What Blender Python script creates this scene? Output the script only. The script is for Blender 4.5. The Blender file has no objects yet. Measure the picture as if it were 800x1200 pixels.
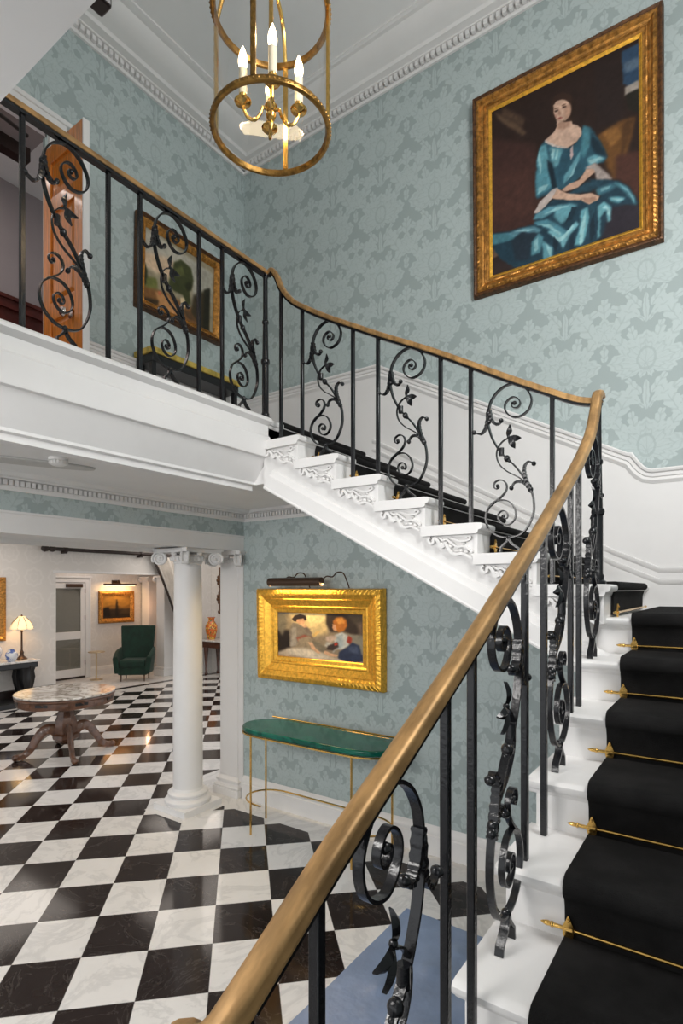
import bpy, bmesh, math, random
import numpy as np
from mathutils import Vector, Matrix
random.seed(7)
C = bpy.context.scene.collection
PI = math.pi
H0 = 1.995            # eye height above the ground floor; everything below is written relative to the eye
ZF = -H0              # ground floor
XB, YA = -3.837, 3.85 # left wall face, back wall face
XG = -2.366           # gallery edge
ZGAL = 1.06           # gallery floor
ZC = 4.16             # upper ceiling

# ------------------------------------------------------------------ node helpers
class NV:
    def __init__(s, nt, sock): s.nt, s.s = nt, sock
    def _m(s, op, *a):
        n = s.nt.nodes.new('ShaderNodeMath'); n.operation = op
        for i, q in enumerate((s,)+a):
            if isinstance(q, NV): s.nt.links.new(q.s, n.inputs[i])
            else: n.inputs[i].default_value = float(q)
        return NV(s.nt, n.outputs[0])
    def __add__(s, o): return s._m('ADD', o)
    __radd__ = __add__
    def __sub__(s, o): return s._m('SUBTRACT', o)
    def __rsub__(s, o): return (s*-1)+o
    def __mul__(s, o): return s._m('MULTIPLY', o)
    __rmul__ = __mul__
    def __truediv__(s, o): return s._m('DIVIDE', o)
    def abs(s): return s._m('ABSOLUTE')
    def sqrt(s): return s._m('SQRT')
    def floor(s): return s._m('FLOOR')
    def fract(s): return s._m('FRACT')
    def sin(s): return s._m('SINE')
    def cos(s): return s._m('COSINE')
    def atan2(s, o): return s._m('ARCTAN2', o)
    def max(s, o): return s._m('MAXIMUM', o)
    def min(s, o): return s._m('MINIMUM', o)
    def gt(s, o): return s._m('GREATER_THAN', o)
    def lt(s, o): return s._m('LESS_THAN', o)
    def mod2(s): return ((s*0.5).fract())*2
    def step(s, a, b):   # smooth 0..1 from a to b
        n = s.nt.nodes.new('ShaderNodeMapRange'); n.interpolation_type = 'SMOOTHSTEP'
        s.nt.links.new(s.s, n.inputs[0])
        n.inputs[1].default_value = a; n.inputs[2].default_value = b
        return NV(s.nt, n.outputs[0])

def srgb(r, g, b):
    f = lambda c: (c/12.92 if c <= .04045 else ((c+.055)/1.055)**2.4)
    return (f(r/255), f(g/255), f(b/255), 1)

def newmat(name):
    m = bpy.data.materials.new(name); m.use_nodes = True
    nt = m.node_tree; b = nt.nodes['Principled BSDF']
    return m, nt, b
def coords(nt):
    t = nt.nodes.new('ShaderNodeTexCoord'); return t.outputs['Object']
def xyz(nt, sock):
    s = nt.nodes.new('ShaderNodeSeparateXYZ'); nt.links.new(sock, s.inputs[0])
    return [NV(nt, o) for o in s.outputs]
def noise(nt, scale, detail=3, rough=.5, vec=None, dist=0, stretch=None):
    n = nt.nodes.new('ShaderNodeTexNoise'); n.inputs['Scale'].default_value = scale
    n.inputs['Detail'].default_value = detail; n.inputs['Roughness'].default_value = rough
    n.inputs['Distortion'].default_value = dist
    v = vec or coords(nt)
    if stretch:
        mp = nt.nodes.new('ShaderNodeMapping'); mp.inputs['Scale'].default_value = stretch
        nt.links.new(v, mp.inputs['Vector']); v = mp.outputs[0]
    nt.links.new(v, n.inputs['Vector'])
    return NV(nt, n.outputs[0])
def mixc(nt, fac, a, b):
    n = nt.nodes.new('ShaderNodeMix'); n.data_type = 'RGBA'
    if isinstance(fac, NV): nt.links.new(fac.s, n.inputs[0])
    else: n.inputs[0].default_value = fac
    for i, q in ((6, a), (7, b)):
        if isinstance(q, tuple): n.inputs[i].default_value = q
        else: nt.links.new(q, n.inputs[i])
    return n.outputs[2]
def bump(nt, b, h, strength=.2, dist=.01):
    n = nt.nodes.new('ShaderNodeBump'); n.inputs['Strength'].default_value = strength
    n.inputs['Distance'].default_value = dist
    nt.links.new(h.s, n.inputs['Height']); nt.links.new(n.outputs[0], b.inputs['Normal'])

def simple(name, col, rough=.5, metal=0, nscale=0, nvar=.15, bscale=0, bstr=.2, bdist=.003, coat=0, spec=None, stretch=None):
    m, nt, b = newmat(name)
    b.inputs['Roughness'].default_value = rough; b.inputs['Metallic'].default_value = metal
    b.inputs['Coat Weight'].default_value = coat; b.inputs['Coat Roughness'].default_value = .1
    if spec is not None: b.inputs['Specular IOR Level'].default_value = spec
    if nscale:
        n = noise(nt, nscale, 4, .6, stretch=stretch).step(.3, .7)
        lo = tuple(c*(1-nvar) for c in col[:3])+(1,); hi = tuple(min(1, c*(1+nvar)) for c in col[:3])+(1,)
        nt.links.new(mixc(nt, n, lo, hi), b.inputs['Base Color'])
    else: b.inputs['Base Color'].default_value = col
    if bscale: bump(nt, b, noise(nt, bscale, 3, .6, stretch=stretch), bstr, bdist)
    return m

M = {}
M['white'] = simple('white_paint', (.755, .745, .735, 1), .42, 0, 3, .02, 60, .05, .002)
M['ceil'] = simple('ceiling_paint', (.82, .815, .81, 1), .6, 0, 2, .02)
M['iron'] = simple('black_iron', (.0075, .0078, .0095, 1), .2, 0, 0, 0, 90, .38, .003, spec=.45)
M['brass_rail'] = simple('aged_brass', (.40, .235, .095, 1), .42, .5, 26, .36, 60, .15, .002, stretch=(1, .22, .4))
M['brass'] = simple('polished_brass', (.72, .45, .13, 1), .22, 1, 20, .15)
M['antique_brass'] = simple('antique_brass', (.30, .165, .045, 1), .33, .95, 40, .4, 120, .5, .003)
M['gold'] = simple('bright_gilt', (.86, .45, .06, 1), .34, .8, 40, .22, 90, .5, .004)
M['gilt'] = simple('old_gilt', (.44, .205, .045, 1), .4, .7, 30, .45, 90, .6, .004)
M['gilt_dark'] = simple('dark_gilt', (.10, .042, .014, 1), .45, .4, 40, .5, 90, .6, .004)
M['carpet'] = simple('black_carpet', (.012, .0115, .0115, 1), .95, 0, 6, .45, 400, 1, .006, spec=.2)
M['orange_wood'] = simple('varnished_wood', (.62, .205, .03, 1), .3, 0, 9, .28, 0, coat=.4, stretch=(9, 9, .8))
M['mahogany'] = simple('mahogany', (.085, .03, .016, 1), .3, 0, 12, .35, 30, .3, .004, coat=.3)
M['walnut'] = simple('carved_walnut', (.115, .05, .026, 1), .32, 0, 14, .4, 30, .4, .004, coat=.3)
M['dark_wood'] = simple('dark_wood', (.018, .009, .007, 1), .35, 0, 12, .3)
M['ebony'] = simple('ebonised_wood', (.008, .008, .009, 1), .3, 0, 12, .3)
M['red_wood'] = simple('red_skirting_wood', (.10, .018, .012, 1), .35, 0, 8, .3)
M['mauve'] = simple('mauve_plaster', (.36, .31, .315, 1), .7, 0, 2, .04)
M['velvet'] = simple('green_velvet', (.0015, .024, .013, 1), .8, 0, 8, .3, 200, .2, .003)
M['velvet'].node_tree.nodes['Principled BSDF'].inputs['Sheen Weight'].default_value = .08
M['bronze'] = simple('bronze', (.075, .04, .022, 1), .38, .5)
M['wax'] = simple('ivory_candle', (.8, .72, .55, 1), .5)
M['plastic'] = simple('white_plastic', (.82, .81, .79, 1), .35)
M['grey'] = simple('grey_plate', (.55, .54, .52, 1), .5)
M['mat_blue'] = simple('blue_mat', (.205, .275, .42, 1), .42, 0, 3, .12, 9, .35, .02)
M['mattop'] = simple('yellow_gilt_top', (.62, .45, .10, 1), .4, .5, 20, .3)
M['canvas_edge'] = simple('canvas_edge', (.05, .035, .025, 1), .7)
M['cream_drape'] = simple('cream_drape', (.62, .58, .53, 1), .8, 0, 6, .1)
M['chrome'] = simple('satin_nickel', (.6, .57, .55, 1), .25, 1)
M['dull_brass_stand'] = simple('pale_brass', (.6, .47, .3, 1), .35, .8)

def emis(name, col, strength, base=(.8, .7, .5, 1)):
    m, nt, b = newmat(name); b.inputs['Base Color'].default_value = base
    b.inputs['Emission Color'].default_value = col; b.inputs['Emission Strength'].default_value = strength
    return m
M['flame'] = emis('lit_bulb', (1, .76, .42, 1), 30)
M['shade'] = emis('lit_lamp_shade', (1, .72, .38, 1), .8, (.8, .68, .45, 1))
M['tube_glow'] = emis('picture_lamp_tube', (1, .75, .4, 1), 2.5)
M['sconce_glow'] = emis('lit_sconce', (1, .6, .3, 1), 4)

def glass(name, refl=1.0, tint=(1, 1, 1, 1)):
    m, nt, b = newmat(name); nt.nodes.remove(b)
    tr = nt.nodes.new('ShaderNodeBsdfTransparent'); tr.inputs[0].default_value = tint
    gl = nt.nodes.new('ShaderNodeBsdfGlossy'); gl.inputs['Roughness'].default_value = .02
    lw = nt.nodes.new('ShaderNodeLayerWeight'); lw.inputs[0].default_value = .25
    f = NV(nt, lw.outputs['Facing'])
    f = (f*f*f)*.75*refl + .022*refl
    mx = nt.nodes.new('ShaderNodeMixShader')
    nt.links.new(f.s, mx.inputs[0]); nt.links.new(tr.outputs[0], mx.inputs[1]); nt.links.new(gl.outputs[0], mx.inputs[2])
    nt.links.new(mx.outputs[0], nt.nodes['Material Output'].inputs[0])
    return m
M['glass'] = glass('lantern_glass')
M['pane'] = glass('door_glass', 2.5, (.75, .75, .73, 1))

def damask(name, axis, ground, motif):
    """woven damask: feathery palmettes in an ogee lattice with leafy tulips between them"""
    m, nt, b = newmat(name)
    x, y, z = xyz(nt, coords(nt))
    h = x if axis == 'X' else y
    W, V = .47, .53
    n_a = noise(nt, 22, 2)-.5; n_b = noise(nt, 55, 2)-.5
    u0 = (h + .435)/W + n_a*.035 + n_b*.02; v0 = (z - 1.35)/V + (noise(nt, 26, 2)-.5)*.035 + (noise(nt, 60, 2)-.5)*.02
    def cell(du, dv):
        cx = ((u0+du+.5).fract()-.5)*W; cy = ((v0+dv+.5).fract()-.5)*V
        return cx, cx.abs(), cy
    def band(v, c, w): return 1-(v-c).abs().step(w*.4, w)
    # large palmette
    x_, ax, cy = cell(0, 0)
    py = cy-.025
    rad = (ax*ax*.80+py*py*.98).sqrt(); ang = ax.atan2(py)
    lob = (ang*4.5).cos().abs()
    R = ang.step(1.5, 2.6)*-.105+.158 + lob*.034 + (ang*27).cos()*.006
    e = R-rad
    palm = e.step(-.004, .005)
    radial = ((ang*4.5).sin().abs()*rad).step(.002, .010)
    fine = ((ang*27).sin()*.5+.5)
    pal = palm*(1-(1-radial)*.55)*(1-band(e, .024, .008)*.30)*(1-band(e, .062, .007)*.45)*(1-fine*e.step(.01, .03)*.14)
    heart = (.055-(ax*ax*1.4+(py-.03)*(py-.03)*.7).sqrt())
    pal = pal*(1-band(heart, .0, .010)*.6)
    def leaf(ax, cy, px, pz, rot, a, c, sc=5):
        dx = ax-px; dz = cy-pz; co, si = math.cos(rot), math.sin(rot)
        q = dx*co+dz*si; f = dz*co-dx*si
        g = ((q/a)*(q/a)+(f/c)*(f/c)).sqrt()
        edge = ((q-f.abs()*.9)*(sc*PI/a)).cos()*.13+.93
        msk = (edge-g).step(-.05, .05)
        rib = f.abs().step(.0015, .005)
        rib2 = (((q-f.abs()*.9)*(sc*PI/a)).cos()).step(-.95, -.35)
        return msk*(rib*.5+.5)*(rib2*.38+.62)
    parts = [leaf(ax, cy, 0, -.165, PI/2, .085, .016, .01), leaf(ax, cy, .066, -.110, .95, .075, .026, 3), leaf(ax, cy, .112, -.165, .45, .105, .036, 3), leaf(ax, cy, .044, -.205, .9, .05, .014, 2)]
    # tulip between
    x2, bx, by = cell(.5, .5)
    r2 = (bx*bx*1.7+by*by).sqrt(); a2 = bx.atan2(by)
    e2 = (a2*3.5).cos().abs()*.026+.066-r2
    tul = e2.step(-.004, .005)*(((a2*3.5).sin().abs()*r2).step(.002, .008)*.5+.5)*(1-band(e2, .025, .008)*.4)
    parts += [leaf(bx, by, .112, .060, 1.05, .125, .046, 4), leaf(bx, by, .080, -.075, 2.25, .085, .036, 3), leaf(bx, by, 0, .145, PI/2, .07, .040, 3), leaf(bx, by, .165, -.065, 1.8, .075, .030, 3), leaf(bx, by, .0, -.135, PI/2, .05, .024, 2)]
    mot = pal.max(tul)
    for q in parts: mot = mot.max(q)
    weave = noise(nt, 260, 2, .6)*.12+.94
    f = (mot*weave).min(1).max(0)
    nt.links.new(mixc(nt, f, ground, motif), b.inputs['Base Color'])
    nt.links.new((.62-f*.10).s, b.inputs['Roughness'])
    bump(nt, b, f, .10, .002)
    return m
GRD, MOT = (.335, .398, .396, 1), (.445, .520, .515, 1)
M['damask_x'] = damask('blue_damask_back', 'X', GRD, MOT)
M['damask_y'] = damask('blue_damask_left', 'Y', GRD, MOT)

def lobby_paper():
    m, nt, b = newmat('cream_wallpaper')
    x, y, z = xyz(nt, coords(nt)); h = x+y
    cx = ((h/.42).fract()-.5)*.42; cy = ((z/.42).fract()-.5)*.42
    r = (cx*cx+cy*cy).sqrt(); a = cx.atan2(cy)
    g = (r-((a*8).cos()*.012+.15)).abs().step(.006, .03)
    g2 = (r-((a*6).cos()*.01+.07)).abs().step(.004, .02)
    nt.links.new(mixc(nt, g*.6+g2*.4, (.74, .715, .685, 1), (.67, .645, .615, 1)), b.inputs['Base Color'])
    b.inputs['Roughness'].default_value = .6
    return m
M['paper'] = lobby_paper()

def floor_mat():
    m, nt, b = newmat('marble_chequer')
    co = coords(nt); x, y, z = xyz(nt, co)
    s = (x+y)*(1/math.sqrt(2)); t = (y-x)*(1/math.sqrt(2))
    ks = (s+.514)/.347; kt = (t-2.838)/.388
    par = (ks.floor()+kt.floor()).mod2()           # 0 black, 1 white
    iswhite = par.gt(.5)
    border = (y.gt(3.6)*x.gt(-3.84)).max(x.lt(-3.84)*x.gt(-4.36)*y.gt(3.12)).max(x.lt(-3.84)*x.gt(-4.65)*y.gt(3.7))
    border = border.max(x.lt(-9.7))
    band = x.lt(-9.95)*x.gt(-10.12)
    white = iswhite.max(border)*(1-band)
    fs = (ks.fract()-.5).abs(); ft = (kt.fract()-.5).abs()
    joint = fs.max(ft).gt(.4955)*(1-border)
    n1 = noise(nt, 1.6, 8, .62, dist=1.6); v1 = (n1-.5).abs().step(0, .05)
    n2 = noise(nt, 7, 6, .6)
    tone = noise(nt, .9, 1)
    wc = mixc(nt, v1*.55+.45, (.56, .55, .54, 1), mixc(nt, n2, (.70, .685, .665, 1), (.80, .785, .765, 1)))
    vor = nt.nodes.new('ShaderNodeTexVoronoi'); vor.inputs['Scale'].default_value = 26; nt.links.new(co, vor.inputs['Vector'])
    speck = NV(nt, vor.outputs['Distance']).lt(.06)*noise(nt, 3, 2).gt(.5)
    n3 = noise(nt, 2.2, 6, .65, dist=2); v3 = 1-(n3-.52).abs().step(0, .012)
    bc = mixc(nt, (speck*.55).max(v3*.12), mixc(nt, n2, (.013, .0085, .008, 1), (.028, .019, .017, 1)), (.36, .33, .30, 1))
    col = mixc(nt, white, bc, wc)
    col = mixc(nt, joint*.6, col, (.16, .15, .14, 1))
    nt.links.new(col, b.inputs['Base Color'])
    b.inputs['Roughness'].default_value = .10
    b.inputs['Specular IOR Level'].default_value = .22
    return m
M['floor'] = floor_mat()

def marble(name, base, vein, sc=5, rough=.12):
    m, nt, b = newmat(name)
    n = noise(nt, sc, 8, .6, dist=1.8); v = (n-.5).abs().step(0, .07)
    n2 = noise(nt, sc*.6, 4)
    nt.links.new(mixc(nt, v*(n2.step(.3, .6)*.6+.4), vein, base), b.inputs['Base Color'])
    b.inputs['Roughness'].default_value = rough
    return m
M['marble'] = marble('veined_white_marble', (.80, .77, .72, 1), (.30, .25, .21, 1), 2.4)
M['marble_pale'] = marble('pale_marble', (.78, .76, .73, 1), (.5, .48, .46, 1), 4)
def malachite():
    m, nt, b = newmat('green_malachite')
    n = noise(nt, 2.2, 3, .55, dist=1.2, stretch=(1, 2.2, 1)); w = ((n*34).sin()*.5+.5)
    n2 = noise(nt, 3, 3)
    nt.links.new(mixc(nt, w*.6+n2*.35, (.001, .045, .030, 1), (.004, .15, .10, 1)), b.inputs['Base Color'])
    b.inputs['Roughness'].default_value = .12; b.inputs['Specular IOR Level'].default_value = .35
    return m
M['malachite'] = malachite()
def blotch(name, c1, c2, c3, sc):
    m, nt, b = newmat(name)
    a = noise(nt, sc, 3, .5).step(.5, .56); c = noise(nt, sc*1.7, 2, .5).step(.55, .6)
    nt.links.new(mixc(nt, c, mixc(nt, a, c1, c2), c3), b.inputs['Base Color'])
    b.inputs['Roughness'].default_value = .15
    return m
M['blue_china'] = blotch('blue_white_china', (.75, .76, .78, 1), (.10, .16, .42, 1), (.7, .72, .78, 1), 14)
M['orange_china'] = blotch('orange_china', (.62, .13, .02, 1), (.75, .42, .08, 1), (.03, .08, .03, 1), 16)

# ------------------------------------------------------------------ mesh builder
class MB:
    def __init__(s): s.v = []; s.f = []
    def add(s, vs, fs):
        o = len(s.v); s.v += [tuple(v) for v in vs]; s.f += [tuple(i+o for i in f) for f in fs]; return s
    def box(s, x0, x1, y0, y1, z0, z1):
        return s.add([(x, y, z) for x in (x0, x1) for y in (y0, y1) for z in (z0, z1)],
                     [(0, 1, 3, 2), (4, 6, 7, 5), (0, 4, 5, 1), (2, 3, 7, 6), (0, 2, 6, 4), (1, 5, 7, 3)])
    def prism(s, poly, axis, a0, a1):
        n = len(poly)
        def P(p, a): return {'X': (a, p[0], p[1]), 'Y': (p[0], a, p[1]), 'Z': (p[0], p[1], a)}[axis]
        vs = [P(p, a0) for p in poly]+[P(p, a1) for p in poly]
        return s.add(vs, [tuple(range(n)), tuple(range(2*n-1, n-1, -1))]+[(i, (i+1) % n, n+(i+1) % n, n+i) for i in range(n)])
    def rings(s, rings, closed=True, caps=True):
        n = len(rings[0]); vs = [p for r in rings for p in r]; fs = []
        for k in range(len(rings)-1):
            for i in range(n if closed else n-1):
                j = (i+1) % n
                fs.append((k*n+i, k*n+j, (k+1)*n+j, (k+1)*n+i))
        if caps and closed:
            fs += [tuple(range(n-1, -1, -1)), tuple(range((len(rings)-1)*n, len(rings)*n))]
        return s.add(vs, fs)
    def sweep(s, profile, path, up=(0, 0, 1), scales=None, closed=False):
        P = [Vector(p) for p in path]; up = Vector(up); rr = []
        n = len(P)
        for i, p in enumerate(P):
            if closed: T = (P[(i+1) % n]-P[i-1])
            else: T = (P[min(i+1, n-1)]-P[max(i-1, 0)])
            T.normalize(); S = T.cross(up); S.normalize(); N = S.cross(T)
            k = 1.0
            if 0 < i < n-1 or closed:   # mitre
                t1 = (P[i]-P[i-1]).normalized(); k = 1/max(.35, abs(t1.dot(T)))
            sc = scales[i] if scales else 1
            if not isinstance(sc, tuple): sc = (sc, sc)
            hor = abs((P[i]-P[i-1]).normalized().dot(up)-T.dot(up)) < 1e-6 if (i > 0 or closed) else True
            ks, kn = (k, 1) if hor else (1, k)
            rr.append([p+S*(a*sc[0]*ks)+N*(b*sc[1]*kn) for a, b in profile])
        if closed: rr.append(rr[0])
        return s.rings(rr, True, not closed)
    def tube(s, path, r, n=8, up=(.13, .21, .97)):
        prof = [(math.cos(2*PI*i/n), math.sin(2*PI*i/n)) for i in range(n)]
        rs = r if isinstance(r, (list, tuple)) else [r]*len(path)
        P = [Vector(p) for p in path]; rr = []; S = None
        for i, p in enumerate(P):
            T = (P[min(i+1, len(P)-1)]-P[max(i-1, 0)]).normalized()
            if S is None:
                S = T.cross(Vector(up))
                if S.length < .1: S = T.cross(Vector((1, 0, 0)))
            S = (S-T*S.dot(T)).normalized(); N = T.cross(S)
            rr.append([p+(S*a+N*b)*rs[i] for a, b in prof])
        return s.rings(rr)
    def lathe(s, prof, c=(0, 0, 0), n=24, axis='Z', rfun=None):
        rr = []
        for r, h in prof:
            ring = []
            for i in range(n):
                a = 2*PI*i/n; q = r*(rfun(a, h) if rfun else 1)
                x, y = q*math.cos(a), q*math.sin(a)
                ring.append({'Z': (c[0]+x, c[1]+y, c[2]+h), 'X': (c[0]+h, c[1]+x, c[2]+y), 'Y': (c[0]+x, c[1]+h, c[2]+y)}[axis])
            rr.append(ring)
        return s.rings(rr)
    def ball(s, c, r, n=10, sc=(1, 1, 1)):
        rr = []
        for k in range(1, n):
            t = PI*k/n
            rr.append([(c[0]+r*sc[0]*math.sin(t)*math.cos(2*PI*i/n), c[1]+r*sc[1]*math.sin(t)*math.sin(2*PI*i/n), c[2]-r*sc[2]*math.cos(t)) for i in range(n)])
        return s.rings(rr)
    def ribbon(s, pts, th, wd):
        """strip standing across the x-z plane: pts (u, v); th in-plane thickness; wd across (y); both lists or floats"""
        n = len(pts); rr = []
        for i, (u, v) in enumerate(pts):
            a = pts[max(i-1, 0)]; b = pts[min(i+1, n-1)]
            t = Vector((b[0]-a[0], b[1]-a[1]))
            if t.length < 1e-9: t = Vector((1, 0))
            t.normalize(); nx, nz = -t[1], t[0]
            h = (th[i] if isinstance(th, list) else th)/2; w = (wd[i] if isinstance(wd, list) else wd)/2
            rr.append([(u+nx*h, -w, v+nz*h), (u+nx*h, w, v+nz*h), (u-nx*h, w, v-nz*h), (u-nx*h, -w, v-nz*h)])
        return s.rings(rr)
    def build(s, name, mat, parent=None, world=None, bevel=0, smooth=35, seg=2):
        vs = s.v
        if world is None:
            q = parent
            while q is not None and q.parent is not None: q = q.parent
            world = q is not None and q.get('_w', 0) == 1
        if parent is not None and world:
            p = parent; chain = []
            while p is not None: chain.append(p); p = p.parent
            mw = Matrix.Identity(4)
            for q in reversed(chain): mw = mw @ Matrix.LocRotScale(q.location, q.rotation_euler, q.scale)
            inv = mw.inverted(); vs = [tuple(inv @ Vector(v)) for v in vs]
        me = bpy.data.meshes.new(name); me.from_pydata([tuple(v) for v in vs], [], s.f); me.update()
        bm = bmesh.new(); bm.from_mesh(me); bmesh.ops.recalc_face_normals(bm, faces=bm.faces); bm.to_mesh(me); bm.free()
        if smooth:
            for p in me.polygons: p.use_smooth = True
            me.set_sharp_from_angle(angle=math.radians(smooth))
        if mat is not None: me.materials.append(M[mat] if isinstance(mat, str) else mat)
        o = bpy.data.objects.new(name, me); C.objects.link(o)
        if parent is not None: o.parent = parent
        if bevel:
            b = o.modifiers.new('edge', 'BEVEL'); b.width = bevel; b.segments = seg; b.limit_method = 'ANGLE'; b.angle_limit = .6
        return o

def thing(name, label, cat, loc=(0, 0, 0), rz=0, group=None, world=True):
    o = bpy.data.objects.new(name, None); C.objects.link(o); o.empty_display_size = .1
    o.location = loc; o.rotation_euler = (0, 0, rz); o['label'] = label; o['category'] = cat
    if group: o['group'] = group
    if world: o['_w'] = 1
    return o
def tag(o, label, cat, group=None):
    o['label'] = label; o['category'] = cat
    if group: o['group'] = group
    return o
def struct(mb, name, mat, **k):
    o = mb.build(name, mat, **k)
    if o.parent is None: o['kind'] = 'structure'
    return o
def dup(o, parent=None, loc=None, rz=None, label=None):
    c = o.copy(); C.objects.link(c)
    if parent is not None: c.parent = parent
    if loc is not None: c.location = loc
    if rz is not None: c.rotation_euler = (0, 0, rz)
    if label: c['label'] = label
    for ch in list(o.children):
        d = ch.copy(); C.objects.link(d); d.parent = c
        for g in list(ch.children):
            e = g.copy(); C.objects.link(e); e.parent = d
    return c
def spline(pts, k=6):
    P = [Vector(p) for p in pts]; out = []
    for i in range(len(P)-1):
        a, b, c, d = P[max(i-1, 0)], P[i], P[i+1], P[min(i+2, len(P)-1)]
        for j in range(k):
            t = j/k
            out.append(.5*((2*b)+(c-a)*t+(2*a-5*b+4*c-d)*t*t+(3*b-a-3*c+d)*t**3))
    out.append(P[-1]); return [tuple(p) for p in out]
def lerp(a, b, t): return a+(b-a)*t
def rrect(w, h, r, n=4):
    o = []
    for cx, cy, a0 in ((w/2-r, h/2-r, 0), (-w/2+r, h/2-r, PI/2), (-w/2+r, -h/2+r, PI), (w/2-r, -h/2+r, 1.5*PI)):
        for i in range(n+1):
            a = a0+PI/2*i/n; o.append((cx+r*math.cos(a), cy+r*math.sin(a)))
    return o

# ------------------------------------------------------------------ paintings (pigment, stored per vertex)
def blur(a, r):
    for _ in range(2):
        for ax in (0, 1):
            p = np.pad(a, [(r, r) if i == ax else (0, 0) for i in range(a.ndim)], mode='edge')
            c = np.cumsum(p, axis=ax); c = np.concatenate([np.zeros_like(np.take(c, [0], axis=ax)), c], axis=ax)
            n = a.shape[ax]
            a = (np.take(c, range(2*r+1, 2*r+1+n), axis=ax)-np.take(c, range(0, n), axis=ax))/(2*r+1)
    return a
def paint(polys, bg, nx, ny, seed=1):
    rng = np.random.default_rng(seed)
    img = np.ones((ny, nx, 3))*np.array(bg)
    U, V = np.meshgrid((np.arange(nx)+.5)/nx, (np.arange(ny)+.5)/ny)
    nz = blur(rng.normal(size=(ny, nx)), 2); nz /= nz.std()
    nz2 = blur(rng.normal(size=(ny, nx)), 5); nz2 /= nz2.std()
    U = U+nz*.0014; V = V+nz2*.0014
    for uv, col, bl in polys:
        p = [(uv[i], uv[i+1]) for i in range(0, len(uv), 2)]
        ins = np.zeros((ny, nx), bool); n = len(p)
        for i in range(n):
            (x1, y1), (x2, y2) = p[i], p[(i+1) % n]
            if abs(y2-y1) < 1e-9: continue
            ins ^= ((y1 > V) != (y2 > V)) & (U < (x2-x1)*(V-y1)/(y2-y1)+x1)
        m = ins.astype(float)
        r = max(1, round(bl*nx/420)); m = blur(m, r)[..., None]
        img = img*(1-m)+np.array(col)*m
    img *= (1+.025*nz+.03*nz2)[..., None]
    return np.clip(img, 0, 255)
def picture_mesh(name, img, w, h, parent, y, rough=.35):
    ny, nx, _ = img.shape
    me = bpy.data.meshes.new(name)
    xs = np.linspace(-w/2, w/2, nx); zs = np.linspace(-h/2, h/2, ny)
    X, Z = np.meshgrid(xs, zs)
    co = np.stack([X, np.full_like(X, y), Z], -1).reshape(-1, 3)
    idx = np.arange(nx*ny).reshape(ny, nx)
    f = np.stack([idx[:-1, :-1], idx[:-1, 1:], idx[1:, 1:], idx[1:, :-1]], -1).reshape(-1, 4)
    me.from_pydata(co.tolist(), [], f.tolist())
    at = me.color_attributes.new('pigment', 'FLOAT_COLOR', 'POINT')
    c = img.reshape(-1, 3)/255; lin = np.where(c <= .04045, c/12.92, ((c+.055)/1.055)**2.4)
    at.data.foreach_set('color', np.concatenate([lin, np.ones((len(lin), 1))], 1).astype(np.float32).ravel())
    m, nt, b = newmat(name+'_oil_paint')
    a = nt.nodes.new('ShaderNodeVertexColor'); a.layer_name = 'pigment'
    nt.links.new(a.outputs[0], b.inputs['Base Color']); b.inputs['Roughness'].default_value = .6; b.inputs['Specular IOR Level'].default_value = .25
    bump(nt, b, noise(nt, 90, 3), .08, .002)
    me.materials.append(m)
    o = bpy.data.objects.new(name, me); C.objects.link(o); o.parent = parent
    return o
def frame_mesh(w, h, prof, per=.03, res=.0075):
    """mitred moulding; prof: (inset, out, ripple, phase) rings from the wall edge inwards"""
    mb = MB(); nx, nz = max(8, int(w/res)), max(8, int(h/res)); rr = []
    for ins, out, amp, mode in prof:
        ring = []; W, Hh = w/2-ins, h/2-ins
        def relief(s):
            if not amp: return 0
            if mode == 0: return amp*abs(math.sin(PI*s/per))
            return amp*(.5+.5*math.sin(2*PI*s/(per*1.9)+mode))*(.6+.4*math.sin(2*PI*s/(per*.7)+mode*2))
        for i in range(nx): t = i/nx; ring.append((lerp(-W, W, t), -(out+relief(t*w)), -Hh))
        for i in range(nz): t = i/nz; ring.append((W, -(out+relief(t*h)), lerp(-Hh, Hh, t)))
        for i in range(nx): t = i/nx; ring.append((lerp(W, -W, t), -(out+relief(t*w)), Hh))
        for i in range(nz): t = i/nz; ring.append((-W, -(out+relief(t*h)), lerp(Hh, -Hh, t)))
        rr.append(ring)
    mb.rings(rr, True, False); return mb

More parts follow.
